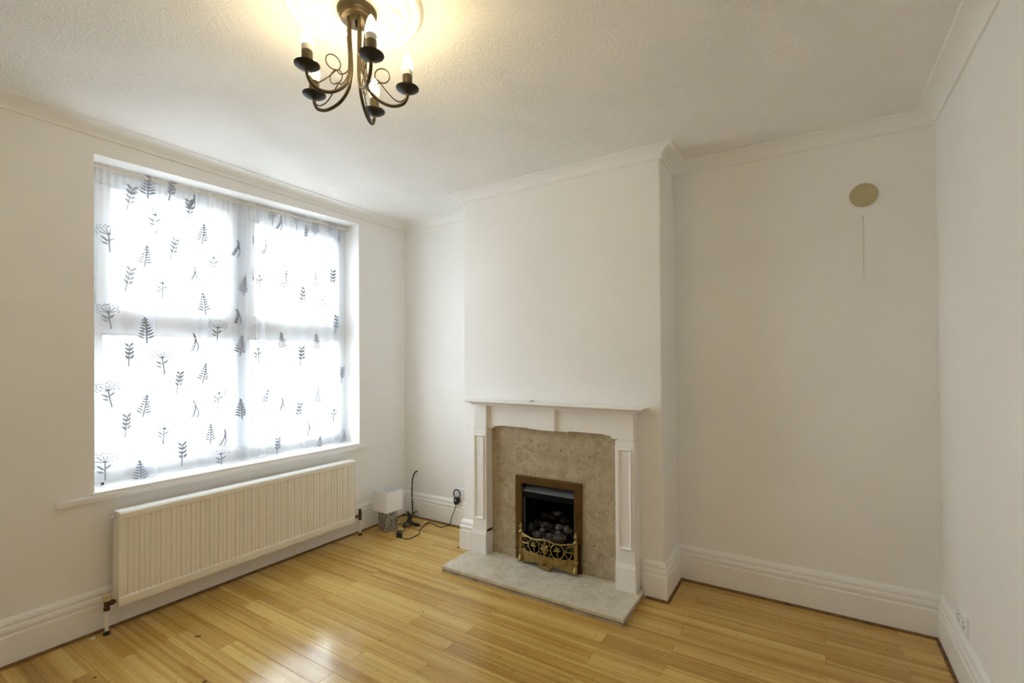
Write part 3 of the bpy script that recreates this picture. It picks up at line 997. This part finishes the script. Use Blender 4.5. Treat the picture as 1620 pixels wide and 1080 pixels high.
# hood: sloping grey canopy with a dark lip
bm = B()
prism(bm, [(-0.300, 0.536), (-0.364, 0.502), (-0.364, 0.496), (-0.354, 0.496), (-0.290, 0.528)], lambda y, z: (fx0 + 0.006, y, z), lambda y, z: (fx1 - 0.004, y, z))
fo('hood', bm, M_hood, bevel=0.002)
bm = box(B(), fx0 + 0.006, fx1 - 0.004, -0.362, -0.352, 0.456, 0.497)
fo('hood_lip', bm, simple('black_hood_lip', (0.006, 0.006, 0.0065), 0.8, spec=0.08), bevel=0.002)
for x in (fx0 + 0.004, fx1 - 0.010):
    fo('side_trim', box(B(), x, x + 0.006, -0.352, -0.340, HZ + 0.01, 0.46), M_hood, bevel=0.001)
# coals piled on the burner tray
bm = box(B(), fx0 + 0.02, fx1 - 0.02, -0.36, -0.12, 0.12, 0.185)
fo('burner_tray', bm, M_firebox)
def coal(cx, cy_, cz, sx, sy, sz, seed, m, ang):
    bm = B()
    bmesh.ops.create_icosphere(bm, subdivisions=2, radius=1)
    r_ = random.Random(seed)
    off = Vector((r_.uniform(0, 90), r_.uniform(0, 90), r_.uniform(0, 90)))
    mt = Matrix.Rotation(ang, 4, 'Y') @ Matrix.Rotation(r_.uniform(0, 3), 4, 'Z')
    for v in bm.verts:
        d = v.co.normalized()
        # push towards a faceted, broken block
        k = 1.0 / max(abs(d.x) ** 3 + abs(d.y) ** 3 + abs(d.z) ** 3, 0.2) ** (1 / 3)
        p = d * (0.55 + 0.45 * k) * (1 + 0.48 * noise.noise(d * 1.9 + off) + 0.22 * noise.noise(d * 4.5 + off))
        p = mt @ p
        v.co = Vector((cx + p.x * sx, cy_ + p.y * sy, cz + p.z * sz))
    fo('coal', bm, m)
coals = [(1.52, -0.345, 0.235, 0.026, 0.022, 0.040, 0, 1), (1.565, -0.35, 0.215, 0.034, 0.025, 0.026, 1, 0), (1.615, -0.355, 0.222, 0.030, 0.025, 0.024, 0, 0.4),
         (1.665, -0.36, 0.218, 0.030, 0.024, 0.030, 1, 0.2), (1.735, -0.372, 0.236, 0.044, 0.026, 0.038, 1, 0), (1.800, -0.35, 0.205, 0.022, 0.022, 0.024, 0, 0),
         (1.545, -0.31, 0.275, 0.036, 0.028, 0.024, 0, -0.5), (1.595, -0.30, 0.270, 0.038, 0.030, 0.022, 1, 0.2), (1.650, -0.31, 0.268, 0.034, 0.03, 0.022, 0, 0),
         (1.705, -0.30, 0.275, 0.040, 0.028, 0.018, 1, 0.1), (1.775, -0.33, 0.276, 0.026, 0.024, 0.036, 1, 0.7), (1.810, -0.32, 0.252, 0.020, 0.02, 0.03, 0, 0.2),
         (1.575, -0.25, 0.315, 0.038, 0.03, 0.022, 0, 0.3), (1.635, -0.25, 0.322, 0.040, 0.03, 0.020, 0, -0.2), (1.660, -0.24, 0.345, 0.034, 0.026, 0.014, 1, 0.1),
         (1.72, -0.25, 0.310, 0.034, 0.03, 0.020, 0, 0.1), (1.60, -0.335, 0.250, 0.022, 0.018, 0.013, 1, 0.6), (1.68, -0.335, 0.252, 0.022, 0.018, 0.013, 0, -0.5),
         (1.63, -0.37, 0.205, 0.024, 0.016, 0.016, 1, 0.3), (1.58, -0.365, 0.195, 0.024, 0.016, 0.016, 0, 0.3),
         (1.50, -0.360, 0.190, 0.022, 0.020, 0.022, 0, 0.1), (1.545, -0.372, 0.175, 0.022, 0.018, 0.016, 1, 0.5), (1.605, -0.378, 0.172, 0.024, 0.016, 0.018, 0, 0.2),
         (1.665, -0.380, 0.178, 0.026, 0.016, 0.020, 0, 0.7), (1.780, -0.372, 0.176, 0.026, 0.018, 0.018, 0, 0.2), (1.830, -0.356, 0.182, 0.016, 0.018, 0.018, 1, 0.4)]
for q, (a_, b_, c_, d_, e_, f_, k_, g_) in enumerate(coals):
    coal(a_, b_, c_, d_, e_, f_, q + 3, M_ash if k_ else M_coal, g_)

# brass fret: two turned posts, pierced scrollwork, shaped apron
XCn, HWf = 1.668, 0.190
def bow(u, z, d=0.0):
    return Vector((XCn + u * HWf, -0.408 - 0.032 * (1 - u * u) - d, z))
for s in (-1, 1):
    px_, py_ = XCn + s * 0.197, -0.405
    lathe(bm := B(), [(0.013, 0.075), (0.013, 0.193), (0.0165, 0.197), (0.018, 0.205), (0.0135, 0.211), (0.008, 0.216), (0.007, 0.225), (0.0125, 0.232), (0.0135, 0.239), (0.009, 0.247),
                        (0.005, 0.252), (0.006, 0.258), (0.002, 0.264)], 14, (px_, py_, HZ - 0.002))
    post = fo('fret_post', bm, M_brass, smooth=40)
    # foot: ball above a splayed scroll foot
    lathe(bm := B(), [(0.011, 0.092), (0.0165, 0.085), (0.018, 0.077), (0.014, 0.069), (0.012, 0.063)], 14, (px_, py_, HZ))
    ft = []
    for t in range(7):
        u = t / 6
        ft.append((px_ + s * 0.0, py_ - 0.004 - 0.030 * u * u + 0.008 * u, HZ + 0.065 - 0.051 * u))
    tube(bm, ft, [0.012, 0.0125, 0.0135, 0.0145, 0.0155, 0.016, 0.008], 12)
    fo('foot', bm, M_brass, post, smooth=50)
def rib(bm, pts, r):
    tube(bm, [bow(u, z, 0.002) for u, z in pts], r, 6)
def topz(u): return HZ + 0.180 + 0.012 * (1 + math.cos(2 * PI * u)) / 2
zb_ = 0.083 + HZ
tube(bm := B(), [bow(u / 14, topz(u / 14), 0.003) for u in range(-14, 15)], 0.0062, 8)
fo('fret_rail', bm, M_brass, smooth=60)
bm = B()
rib(bm, [(u / 14, zb_ + 0.004 + 0.0 * u) for u in range(-14, 15)], 0.005)
mid = 0.135 + HZ
hgt = 0.056
for s in (-1, 1):
    c0 = s * 0.44
    circ = [(c0 + 0.225 * math.cos(a * PI / 12), mid + 0.045 * math.sin(a * PI / 12)) for a in range(25)]
    rib(bm, circ, 0.0048)
    # leaf inside the ring
    for a, l in ((0.2, 0.7), (0.9, 0.8), (1.57, 0.95), (2.24, 0.8), (2.94, 0.7), (4.71, 0.95)):
        rib(bm, [(c0, mid), (c0 + 0.11 * l * math.cos(a), mid + 0.024 * l * math.sin(a)), (c0 + 0.165 * l * math.cos(a + 0.25), mid + 0.034 * l * math.sin(a + 0.25))], 0.0045)
    # curls in the end spandrels
    for q in (-1, 1):
        sp = [(s * (0.98 - 0.16 * t / 10 - 0.10 * math.sin(t * 0.45)), mid + q * (0.052 - 0.040 * t / 10 - 0.008 * math.cos(t * 0.6))) for t in range(12)]
        rib(bm, sp, 0.0042)
        rib(bm, [(s * 0.70, mid), (s * 0.76, mid + q * 0.028), (s * 0.84, mid + q * 0.050)], 0.0042)
    rib(bm, [(s * 0.665, mid + 0.01), (s * 0.76, mid + 0.004), (s * 0.98, mid + 0.002)], 0.004)
    rib(bm, [(s * 0.22, mid + 0.02), (s * 0.16, mid + 0.035), (s * 0.2, mid + 0.055)], 0.004)
    rib(bm, [(s * 0.22, mid - 0.02), (s * 0.16, mid - 0.035), (s * 0.2, mid - 0.055)], 0.004)
# central palmette
for a, l in ((PI / 2, 1.15), (-PI / 2, 1.1), (0.0, 0.8), (PI, 0.8), (0.75, 0.85), (PI - 0.75, 0.85), (-0.75, 0.8), (PI + 0.75, 0.8)):
    tube(bm, [bow(0.0, mid, 0.004), bow(0.13 * l * math.cos(a), mid + 0.030 * l * math.sin(a), 0.005), bow(0.20 * l * math.cos(a), mid + 0.050 * l * math.sin(a), 0.003)], [0.006, 0.0085, 0.002], 8)
fo('fret_scrollwork', bm, M_brass, smooth=60)
# apron
us = [k / 20 for k in range(-20, 21)]
def low(u):
    a = abs(u)
    if a < 0.17: return 0.006 if a > 0.0 else 0.006
    if a < 0.24: return 0.006 + (a - 0.17) / 0.07 * 0.024
    if a < 0.46: return 0.034 + 0.006 * math.sin((a - 0.24) / 0.22 * PI)
    if a < 0.80: return 0.034 - 0.012 * math.sin((a - 0.46) / 0.34 * PI * 0.5)
    if a < 0.86: return 0.022 - (a - 0.80) / 0.06 * 0.016
    return 0.006
bm = B()
fa = [[bm.verts.new(bow(u, HZ + low(u), d)) for u in us] for d in (0.0, 0.006)]
fb = [[bm.verts.new(bow(u, zb_, d)) for u in us] for d in (0.0, 0.006)]
for i in range(len(us) - 1):
    bm.faces.new((fa[1][i], fa[1][i + 1], fb[1][i + 1], fb[1][i]))
    bm.faces.new((fa[0][i], fb[0][i], fb[0][i + 1], fa[0][i + 1]))
    bm.faces.new((fa[0][i], fa[0][i + 1], fa[1][i + 1], fa[1][i]))
    bm.faces.new((fb[0][i], fb[1][i], fb[1][i + 1], fb[0][i + 1]))
fo('fret_apron', bm, M_brass, smooth=35)
lathe(bm := B(), [(0.008, 0.0), (0.010, 0.004), (0.006, 0.008), (0.006, 0.012), (0.011, 0.016), (0.011, 0.020), (0.006, 0.023)], 14,
      mtx=Matrix.Translation((XCn, -0.446, HZ + 0.046)) @ Matrix.Rotation(PI / 2, 4, 'X'))
fo('control_knob', bm, simple('dark_brass_knob', (0.20, 0.13, 0.045), 0.4, metal=1.0), smooth=40)

# ------------------------------------------------------------------ ceiling rose and chandelier
CX, CY = 1.797, -2.018
rose = thing('ceiling_rose', 'round white plaster ceiling rose with relief leaves above the chandelier', 'ceiling rose', (CX, CY - 0.015, H))
bm = B()
prof = [(0.0, -0.010), (0.075, -0.010), (0.082, -0.014), (0.090, -0.010), (0.098, -0.006), (0.150, -0.007), (0.176, -0.009), (0.180, -0.013), (0.186, -0.013), (0.190, -0.009),
        (0.205, -0.010), (0.212, -0.016), (0.220, -0.018), (0.227, -0.014), (0.232, -0.006), (0.236, -0.0005)]
rows_ = []
for r, z in prof[1:]:
    rows_.append([bm.verts.new((r * math.cos(2 * PI * k / 72), r * math.sin(2 * PI * k / 72), z)) for k in range(72)])
for a, b in zip(rows_, rows_[1:]):
    for k in range(72):
        bm.faces.new((a[k], a[(k + 1) % 72], b[(k + 1) % 72], b[k]))
bm.faces.new(rows_[0])
obj('rose_disc', bm, M_ceil, rose, smooth=50)
def relief(rc, ang, l, wd, h, bend):
    bm = B()
    n = 8
    rowsL = []
    for i in range(n + 1):
        t = i / n
        r = rc + l * t
        a = ang + bend * t * t
        wv = wd * math.sin(PI * min(1, 0.08 + t * 0.92)) ** 0.8
        rr = []
        for j in (-1, -0.5, 0, 0.5, 1):
            hh = -0.006 - h * (1 - j * j) * math.sin(PI * (0.1 + 0.85 * t)) 
            rr.append(bm.verts.new((r * math.cos(a + j * wv / r), r * math.sin(a + j * wv / r), hh)))
        rowsL.append(rr)
    for a, b in zip(rowsL, rowsL[1:]):
        for j in range(4): bm.faces.new((a[j], a[j + 1], b[j + 1], b[j]))
    return bm
for k in range(10):
    o = obj('relief_leaf', relief(0.096, 2 * PI * k / 10, 0.076, 0.022, 0.011, 0.32), M_ceil, rose, smooth=60)
for k in range(40):
    a = 2 * PI * k / 40
    lathe(bm := B(), [(0.0001, -0.0145), (0.004, -0.013), (0.0065, -0.009)], 8, (0.198 * math.cos(a), 0.198 * math.sin(a), 0), cap=False)
    obj('relief_bead', bm, M_ceil, rose, smooth=60)

ch = thing('chandelier', 'five-arm antique bronze chandelier with lit candle bulbs', 'chandelier', (CX, CY, H - 0.010))
def co_(name, bm, m, parent, smooth=50):
    o = obj(name, bm, m, parent, smooth)
    o.data.transform(Matrix.Translation(-Vector((CX, CY, H - 0.010))))
    return o
lathe(bm := B(), [(0.030, 0.0), (0.065, 0.0), (0.067, -0.004), (0.066, -0.012), (0.060, -0.021), (0.0575, -0.024), (0.056, -0.031), (0.051, -0.035), (0.0001, -0.036)], 40, (CX, CY, H - 0.012))
canopy = co_('canopy', bm, M_ironbrass, ch)
lathe(bm := B(), [(0.006, -0.0), (0.006, -0.018), (0.002, -0.020)], 12, (CX + 0.0, CY, H - 0.050))
co_('centre_nut', bm, M_ironbrass, canopy)
for a in (0.9, 0.9 + PI):
    lathe(bm := B(), [(0.004, 0), (0.004, -0.004), (0.001, -0.005)], 10, (CX + 0.057 * math.cos(a), CY + 0.057 * math.sin(a), H - 0.030))
    co_('screw', bm, M_brass, canopy)
ZC = 2.317
arms = [(-106.5, 0.166), (-26.5, 0.184), (41, 0.170), (119.5, 0.176), (193, 0.183)]
for ang, R0 in arms:
    a = math.radians(ang)
    ca, sa = math.cos(a), math.sin(a)
    def rz(r, z, t=0.0): return Vector((CX + r * ca - t * sa, CY + r * sa + t * ca, z))
    path = catmull([rz(0.031, H - 0.044), rz(0.029, H - 0.09), rz(0.024, 2.43), rz(0.023, 2.37), rz(0.036, 2.318), rz(0.072, 2.279), rz(R0 * 0.68, 2.262), rz(R0 * 0.90, 2.271), rz(R0 * 0.99, 2.294), rz(R0, ZC - 0.004)], 7)
    tube(bm := B(), path, 0.0056, 10)
    arm = co_('arm', bm, M_ironbrass, ch)
    # wire scroll with a loop
    lc, lr = (0.084, 2.372), 0.025
    sp = [rz(0.036, 2.50, 0.006), rz(0.030, 2.42, 0.006), rz(0.034, 2.362, 0.007), rz(0.058, 2.337, 0.007)]
    for t in range(13):
        th = -PI * 0.62 + 2 * PI * t / 12
        sp.append(rz(lc[0] + lr * math.cos(th), lc[1] + lr * math.sin(th) - 0.004, 0.007 - 0.004 * t / 12))
    sp += [rz(0.096, 2.318, 0.004), rz(0.125, 2.288, 0.004), rz(R0 * 0.86, 2.281, 0.003), rz(R0 * 0.975, 2.296, 0.002)]
    tube(bm := B(), catmull(sp, 4), 0.0022, 6)
    co_('wire_scroll', bm, M_ironbrass, arm)
    top = rz(R0, ZC)
    lathe(bm := B(), [(0.0001, -0.008), (0.008, -0.007), (0.020, -0.002), (0.033, 0.0045), (0.0395, 0.0095), (0.0400, 0.0115), (0.0385, 0.0115), (0.030, 0.0065), (0.016, 0.002), (0.0001, 0.001)], 32, top)
    co_('drip_pan', bm, M_pan, arm)
    lathe(bm := B(), [(0.0165, 0.001), (0.0170, 0.003), (0.0170, 0.055), (0.0160, 0.056), (0.0001, 0.056)], 20, top)
    co_('candle_sleeve', bm, M_ironbrass, arm)
    lathe(bm := B(), [(0.0145, 0.053), (0.0160, 0.057), (0.0178, 0.066), (0.0184, 0.074)], 24, top)
    co_('bulb_collar', bm, M_lampcap, arm)
    lathe(bm := B(), [(0.0184, 0.074), (0.0187, 0.081), (0.0182, 0.090), (0.0164, 0.102), (0.0128, 0.116), (0.0083, 0.127), (0.0042, 0.134), (0.0010, 0.138)], 24, top)
    co_('bulb', bm, M_bulb, arm)

# ------------------------------------------------------------------ table lamp on the floor
LZ = 0.0
lamp = thing('table_lamp', 'small table lamp with square white shade and mosaic base standing on the floor', 'lamp', (0.176, -0.366, LZ), math.radians(-3))
bm = B()
def rsq(h, r, z, n=4):
    pts = []
    for qx, qy, a0 in ((1, 1, 0), (-1, 1, 90), (-1, -1, 180), (1, -1, 270)):
        for k in range(n + 1):
            a = math.radians(a0 + 90 * k / n)
            pts.append(((h - r) * qx + r * math.cos(a), (h - r) * qy + r * math.sin(a), z))
    return pts
rg = [rsq(h, r, z) for h, r, z in ((0.056, 0.014, 0.0), (0.0585, 0.016, 0.004), (0.0585, 0.016, 0.135), (0.056, 0.016, 0.150), (0.048, 0.016, 0.163), (0.036, 0.014, 0.170))]
VR = [[bm.verts.new(p) for p in r] for r in rg]
for a, b in zip(VR, VR[1:]):
    for i in range(len(a)): bm.faces.new((a[i], a[(i + 1) % len(a)], b[(i + 1) % len(a)], b[i]))
bm.faces.new(VR[0]); bm.faces.new(VR[-1])
obj('base', bm, M_mosaic, lamp, smooth=50)
lathe(bm := B(), [(0.010, 0.168), (0.010, 0.185), (0.017, 0.187), (0.017, 0.225), (0.0001, 0.226)], 16)
obj('lamp_holder', bm, M_whiteplastic, lamp, smooth=40)
bm = B()
rg = [rsq(h, 0.004, z, 2) for h, z in ((0.086, 0.163), (0.081, 0.322), (0.0785, 0.322), (0.0835, 0.163))]
VR = [[bm.verts.new(p) for p in r] for r in rg]
for a, b in zip(VR, VR[1:] + VR[:1]):
    for i in range(len(a)): bm.faces.new((a[i], a[(i + 1) % len(a)], b[(i + 1) % len(a)], b[i]))
obj('shade', bm, M_shade, lamp, smooth=30)
bm = B()
tube(bm, [(-0.081, 0, 0.200), (0.081, 0, 0.200)], 0.0016, 6)
tube(bm, [(0, -0.081, 0.200), (0, 0.081, 0.200)], 0.0016, 6)
obj('shade_spider', bm, M_whiteplastic, lamp)
LM = Matrix.Translation((0.176, -0.366, 0)) @ Matrix.Rotation(math.radians(-3), 4, 'Z')
LI = LM.inverted()
def lpart(name, bm, m, parent=lamp, smooth=50):
    o = obj(name, bm, m, parent, smooth)
    o.data.transform(LI)
    return o
r3 = 0.0036
# flex: from the base, through the loose coil, to the inline switch, then along the floor and up to the plug
p1 = [(0.196, -0.308, 0.010), (0.168, -0.245, 0.005), (0.192, -0.217, 0.006), (0.215, -0.212, 0.010), (0.242, -0.270, 0.010), (0.290, -0.256, 0.012), (0.258, -0.200, 0.018), (0.215, -0.215, 0.016),
      (0.252, -0.268, 0.018), (0.300, -0.240, 0.012), (0.262, -0.186, 0.022), (0.228, -0.218, 0.020), (0.262, -0.262, 0.008), (0.297, -0.298, 0.004), (0.328, -0.360, 0.005), (0.345, -0.400, 0.012)]
tube(bm := B(), catmull(p1, 6), r3, 7)
lpart('flex_coil', bm, M_wire)
mt = Matrix.Translation((0.362, -0.424, 0.013)) @ Matrix.Rotation(math.radians(-40), 4, 'Z')
lpart('inline_switch', box(B(), -0.034, 0.034, -0.020, 0.020, -0.0128, 0.020, mt), M_black)
p2 = [(0.378, -0.440, 0.010), (0.405, -0.448, 0.004), (0.450, -0.446, 0.003), (0.478, -0.420, 0.003), (0.478, -0.365, 0.003), (0.470, -0.310, 0.003), (0.448, -0.288, 0.003), (0.425, -0.262, 0.003), (0.390, -0.190, 0.003),
      (0.355, -0.110, 0.003), (0.350, -0.080, 0.003), (0.375, -0.075, 0.003), (0.440, -0.092, 0.003), (0.500, -0.108, 0.003), (0.530, -0.100, 0.003), (0.535, -0.070, 0.004), (0.555, -0.052, 0.008), (0.570, -0.048, 0.030),
      (0.580, -0.046, 0.075), (0.605, -0.046, 0.125), (0.620, -0.044, 0.165), (0.622, -0.040, 0.190)]
tube(bm := B(), catmull(p2, 6), r3, 7)
lpart('flex', bm, M_wire)
# easy-pull plug with ring handle
bm = B()
prism(bm, [(-0.022, 0.206), (-0.024, 0.228), (-0.013, 0.244), (0.013, 0.244), (0.024, 0.228), (0.022, 0.206), (0.010, 0.186), (-0.010, 0.186)],
      lambda x, z: (0.622 + x, -0.012, z), lambda x, z: (0.622 + x * 0.85, -0.048, z))
pl = lpart('plug', bm, M_black, smooth=None)
tube(bm := B(), [(0.622 + 0.034 * math.cos(t * PI / 14), -0.030, 0.272 + 0.034 * math.sin(t * PI / 14)) for t in range(28)], 0.0048, 8, closed=True)
lpart('ring_handle', bm, M_black, pl)
lathe(bm := B(), [(0.0001, -0.0485), (0.007, -0.0485), (0.008, -0.047)], 12, mtx=Matrix.Translation((0.620, -0.0, 0.224)) @ Matrix.Rotation(PI / 2, 4, 'X') @ Matrix.Scale(-1, 4, (0, 0, 1)))
lpart('fuse_cover', bm, M_whiteplastic, pl)

# aerial cable coming out of the wall, dropping to the floor and tied in a bundle
cab = thing('aerial_cable', 'black cable dropping from a hole in the wall to a tied bundle on the floor', 'cable', (0.125, -0.03, 0))
def cpart(name, bm, m, smooth=60):
    o = obj(name, bm, m, cab, smooth)
    o.data.transform(Matrix.Translation((-0.125, 0.03, 0)))
    return o
p3 = [(0.150, 0.0, 0.396), (0.147, -0.012, 0.394), (0.140, -0.024, 0.380), (0.128, -0.034, 0.335), (0.122, -0.034, 0.260), (0.120, -0.034, 0.190), (0.126, -0.036, 0.120), (0.142, -0.048, 0.060), (0.165, -0.080, 0.020), (0.190, -0.120, 0.010)]
tube(bm := B(), catmull(p3, 6), 0.0058, 8)
cpart('drop_cable', bm, M_wire)
bundle = [[(0.185, -0.115, 0.020), (0.215, -0.150, 0.024), (0.285, -0.185, 0.010), (0.338, -0.165, 0.006), (0.345, -0.185, 0.006), (0.325, -0.203, 0.006), (0.275, -0.195, 0.012), (0.215, -0.160, 0.030), (0.180, -0.125, 0.034)],
          [(0.190, -0.120, 0.026), (0.230, -0.160, 0.020), (0.290, -0.178, 0.016), (0.330, -0.168, 0.012), (0.333, -0.190, 0.012), (0.280, -0.200, 0.016), (0.210, -0.165, 0.036)],
          [(0.190, -0.125, 0.040), (0.165, -0.115, 0.052), (0.150, -0.120, 0.062), (0.158, -0.130, 0.074), (0.178, -0.128, 0.066), (0.182, -0.122, 0.050), (0.215, -0.170, 0.030), (0.235, -0.235, 0.012), (0.255, -0.255, 0.018)],
          [(0.150, -0.110, 0.072), (0.172, -0.130, 0.050), (0.200, -0.150, 0.034), (0.222, -0.205, 0.024), (0.262, -0.240, 0.022)],
          [(0.045, -0.085, 0.008), (0.070, -0.055, 0.010), (0.110, -0.052, 0.008), (0.150, -0.080, 0.016), (0.190, -0.125, 0.030)],
          [(0.160, -0.075, 0.030), (0.163, -0.055, 0.048), (0.178, -0.045, 0.058), (0.195, -0.042, 0.056)]]
for pts in bundle:
    tube(bm := B(), catmull(pts, 6), 0.0046, 7)
    cpart('bundled_cable', bm, M_wire)
lathe(bm := B(), [(0.004, -0.011), (0.016, -0.009), (0.018, 0.0), (0.016, 0.009), (0.004, 0.011)], 12, mtx=Matrix.Translation((0.196, -0.138, 0.030)) @ Matrix.Rotation(0.9, 4, 'Z') @ Matrix.Rotation(1.2, 4, 'X'))
cpart('cable_tie', bm, M_black)
for z in (0.275, 0.165):
    lathe(bm := B(), [(0.0066, -0.004), (0.0066, 0.004)], 10, (0.1215, -0.034, z))
    cpart('cable_clip', bm, M_whiteplastic)

# ------------------------------------------------------------------ sockets, wall plate, string
sk = thing('wall_socket', 'white plug socket behind the black ring-handled plug near the chimney breast', 'socket', (0.630, 0, 0.252))
o = obj('face_plate', box(B(), -0.055, 0.055, -0.010, 0, -0.060, 0.062), M_whiteplastic, sk, bevel=0.004)
obj('rocker_switch', box(B(), -0.006, 0.006, -0.013, -0.009, 0.038, 0.052), M_whiteplastic, sk, bevel=0.001)
dsk = thing('double_socket', 'white double plug socket just above the skirting of the plain wall', 'socket', (W, -0.375, 0.262))
obj('face_plate', box(B(), -0.010, 0, -0.076, 0.076, -0.043, 0.043), M_whiteplastic, dsk, bevel=0.004)
for s in (-1, 1):
    yc = s * 0.036
    obj('rocker_switch', box(B(), -0.013, -0.009, yc - 0.006 - s * 0.018, yc + 0.006 - s * 0.018, 0.016, 0.030), M_whiteplastic, dsk, bevel=0.001)
    obj('pin_slot', box(B(), -0.0108, -0.009, yc - 0.0025, yc + 0.0025, 0.004, 0.013), M_slot, dsk)
    for q in (-1, 1):
        obj('pin_slot', box(B(), -0.0108, -0.009, yc + q * 0.011 - 0.004, yc + q * 0.011 + 0.004, -0.015, -0.010), M_slot, dsk)
for s in (-1, 1):
    lathe(bm := B(), [(0.003, 0), (0.0035, 0.001), (0.001, 0.0015)], 10, mtx=Matrix.Translation((-0.010, s * 0.030 * 2, 0)) @ Matrix.Rotation(-PI / 2, 4, 'Y'))
    obj('screw', bm, M_slot, dsk)

vp = thing('round_wall_plate', 'round cream blanking plate high on the wide alcove wall', 'wall plate', (3.354, 0, 2.235))
RX = Matrix.Rotation(PI / 2, 4, 'X')
lathe(bm := B(), [(0.068, 0.0), (0.068, 0.006), (0.0655, 0.010), (0.060, 0.012), (0.0001, 0.0125)], 40, mtx=RX)
obj('rim', bm, M_trim, vp, smooth=35)
lathe(bm := B(), [(0.0615, 0.011), (0.0615, 0.017), (0.058, 0.020), (0.020, 0.0215), (0.0001, 0.0215)], 40, mtx=RX)
cover = obj('cover', bm, M_oldcream, vp, smooth=35)
lathe(bm := B(), [(0.004, 0.0205), (0.004, 0.0225), (0.001, 0.0235)], 12, mtx=RX)
obj('screw', bm, M_oldcream, cover, smooth=35)
st = thing('hanging_string', 'thin pale string hanging against the alcove wall under the round plate', 'string', (3.351, -0.002, 1.79))
tube(bm := B(), catmull([(0.001, 0, 0.335), (0.0, -0.001, 0.25), (0.001, 0, 0.15), (-0.001, -0.001, 0.06), (0.003, 0, 0.006)], 6), 0.0010, 6)
obj('string', bm, M_string, st)
lathe(bm := B(), [(0.0035, 0), (0.003, 0.004), (0.001, 0.005)], 10, (0, 0, 0.336), mtx=RX)
obj('wall_pin', bm, M_string, st)

# ------------------------------------------------------------------ specks on the floor and on the mantel shelf
def chip(name, label, loc, l, wd, rz_, m=M_brown, h=0.004, group=None):
    bm = B()
    bmesh.ops.create_icosphere(bm, subdivisions=2, radius=1)
    for v in bm.verts:
        v.co = Vector((v.co.x * l * (1 - 0.3 * v.co.y * v.co.y), v.co.y * wd * (1 + 0.5 * v.co.x), (v.co.z + 0.9) * h * 0.5))
    o = obj(name, bm, m, None, smooth=60)
    o.location = loc
    o.rotation_euler = (0, 0, rz_)
    return tag(o, label, 'debris', group)
chip('floor_chip', 'dark brown sliver lying on the planks in front of the radiator', (0.500, -1.928, 0), 0.016, 0.0045, 0.95)
chip('floor_chip', 'small dark sliver on the floor below the radiator valve knob', (0.454, -2.318, 0), 0.009, 0.003, 0.7)
chip('floor_chip', 'dark crumb on the floor at the lower edge of the window glare', (0.891, -2.076, 0), 0.009, 0.004, 1.2)
chip('floor_chip', 'tiny dark speck on the planks midway between radiator and hearth', (1.295, -1.158, 0), 0.005, 0.003, 0.3)
chip('plaster_crumb', 'white plaster crumb by the foot of the radiator pipe', (0.075, -2.215, 0), 0.012, 0.006, 1.3, M_wall, 0.006)
bm = B()
for dx, r in ((-0.014, 0.0055), (0.0, 0.004), (0.011, 0.0055)):
    lathe(bm, [(r, 0.0), (r, 0.003), (r * 0.5, 0.005)], 8, (dx, 0, 0))
tube(bm, [(-0.014, 0, 0.002), (0.012, 0.001, 0.002)], 0.0016, 6)
o = obj('bracket_clip', bm, M_black, None)
o.location = (1.530, -0.352, 1.098)
tag(o, 'tiny black clip lying on the mantel shelf against the chimney breast', 'clip')

# ------------------------------------------------------------------ the street outside, washed out through the curtains
M_render_ = simple('pale_render', (0.72, 0.71, 0.69), 0.9, var=0.05, vscale=1)
M_roof = simple('grey_slate_roof', (0.33, 0.33, 0.35), 0.8, var=0.2, vscale=3)
M_winpane = simple('far_window_glass', (0.05, 0.055, 0.06), 0.1)
M_pave = simple('pale_paving', (0.50, 0.49, 0.48), 0.9, var=0.1, vscale=2)
M_road = simple('grey_asphalt', (0.16, 0.16, 0.17), 0.9, var=0.15, vscale=6)
tag(obj('pavement', box(B(), -3.2, -TH, -8, 26, -0.60, -0.45), M_pave), 'pale pavement under the window outside', 'pavement', kind='structure')
tag(obj('road', box(B(), -10.0, -3.2, -8, 26, -0.70, -0.55), M_road), 'grey street beyond the pavement', 'road', kind='structure')
tag(obj('pavement_far', box(B(), -18.0, -10.0, -8, 26, -0.60, -0.45), M_pave), 'pale pavement on the far side of the street', 'pavement', kind='structure')
def house(y0, y1, label, eave):
    t = thing('house', label, 'house', (-16.0, (y0 + y1) / 2, -0.45), group='low houses across the street')
    hw = (y1 - y0) / 2
    obj('front_wall', box(B(), -4.0, 0, -hw, hw, 0, eave), M_render_, t)
    bm = B()
    prism(bm, [(0.3, eave), (-2.0, eave + 1.3), (-4.3, eave)], lambda x, z: (x, -hw, z), lambda x, z: (x, hw, z))
    obj('roof', bm, M_roof, t)
    for yc in (-hw * 0.5, hw * 0.5):
        f = obj('window', frame4(B(), yc - 0.8, yc + 0.8, 1.0, 2.3, 0.09, 0.06, -0.02), M_pvc, t)
        obj('pane', box(B(), -0.01, 0.02, yc - 0.72, yc + 0.72, 1.08, 2.22), M_winpane, f)
        obj('glazing_bar', box(B(), 0.0, 0.05, yc - 0.03, yc + 0.03, 1.08, 2.22), M_pvc, f)
    obj('door', box(B(), -0.02, 0.05, -0.45, 0.45, 0.1, 2.2), M_winpane, t)
house(0.0, 6.4, 'pale low house seen faintly through the lower left window panes', 2.9)
house(6.8, 13.2, 'pale low house seen faintly through the lower right window panes', 2.9)
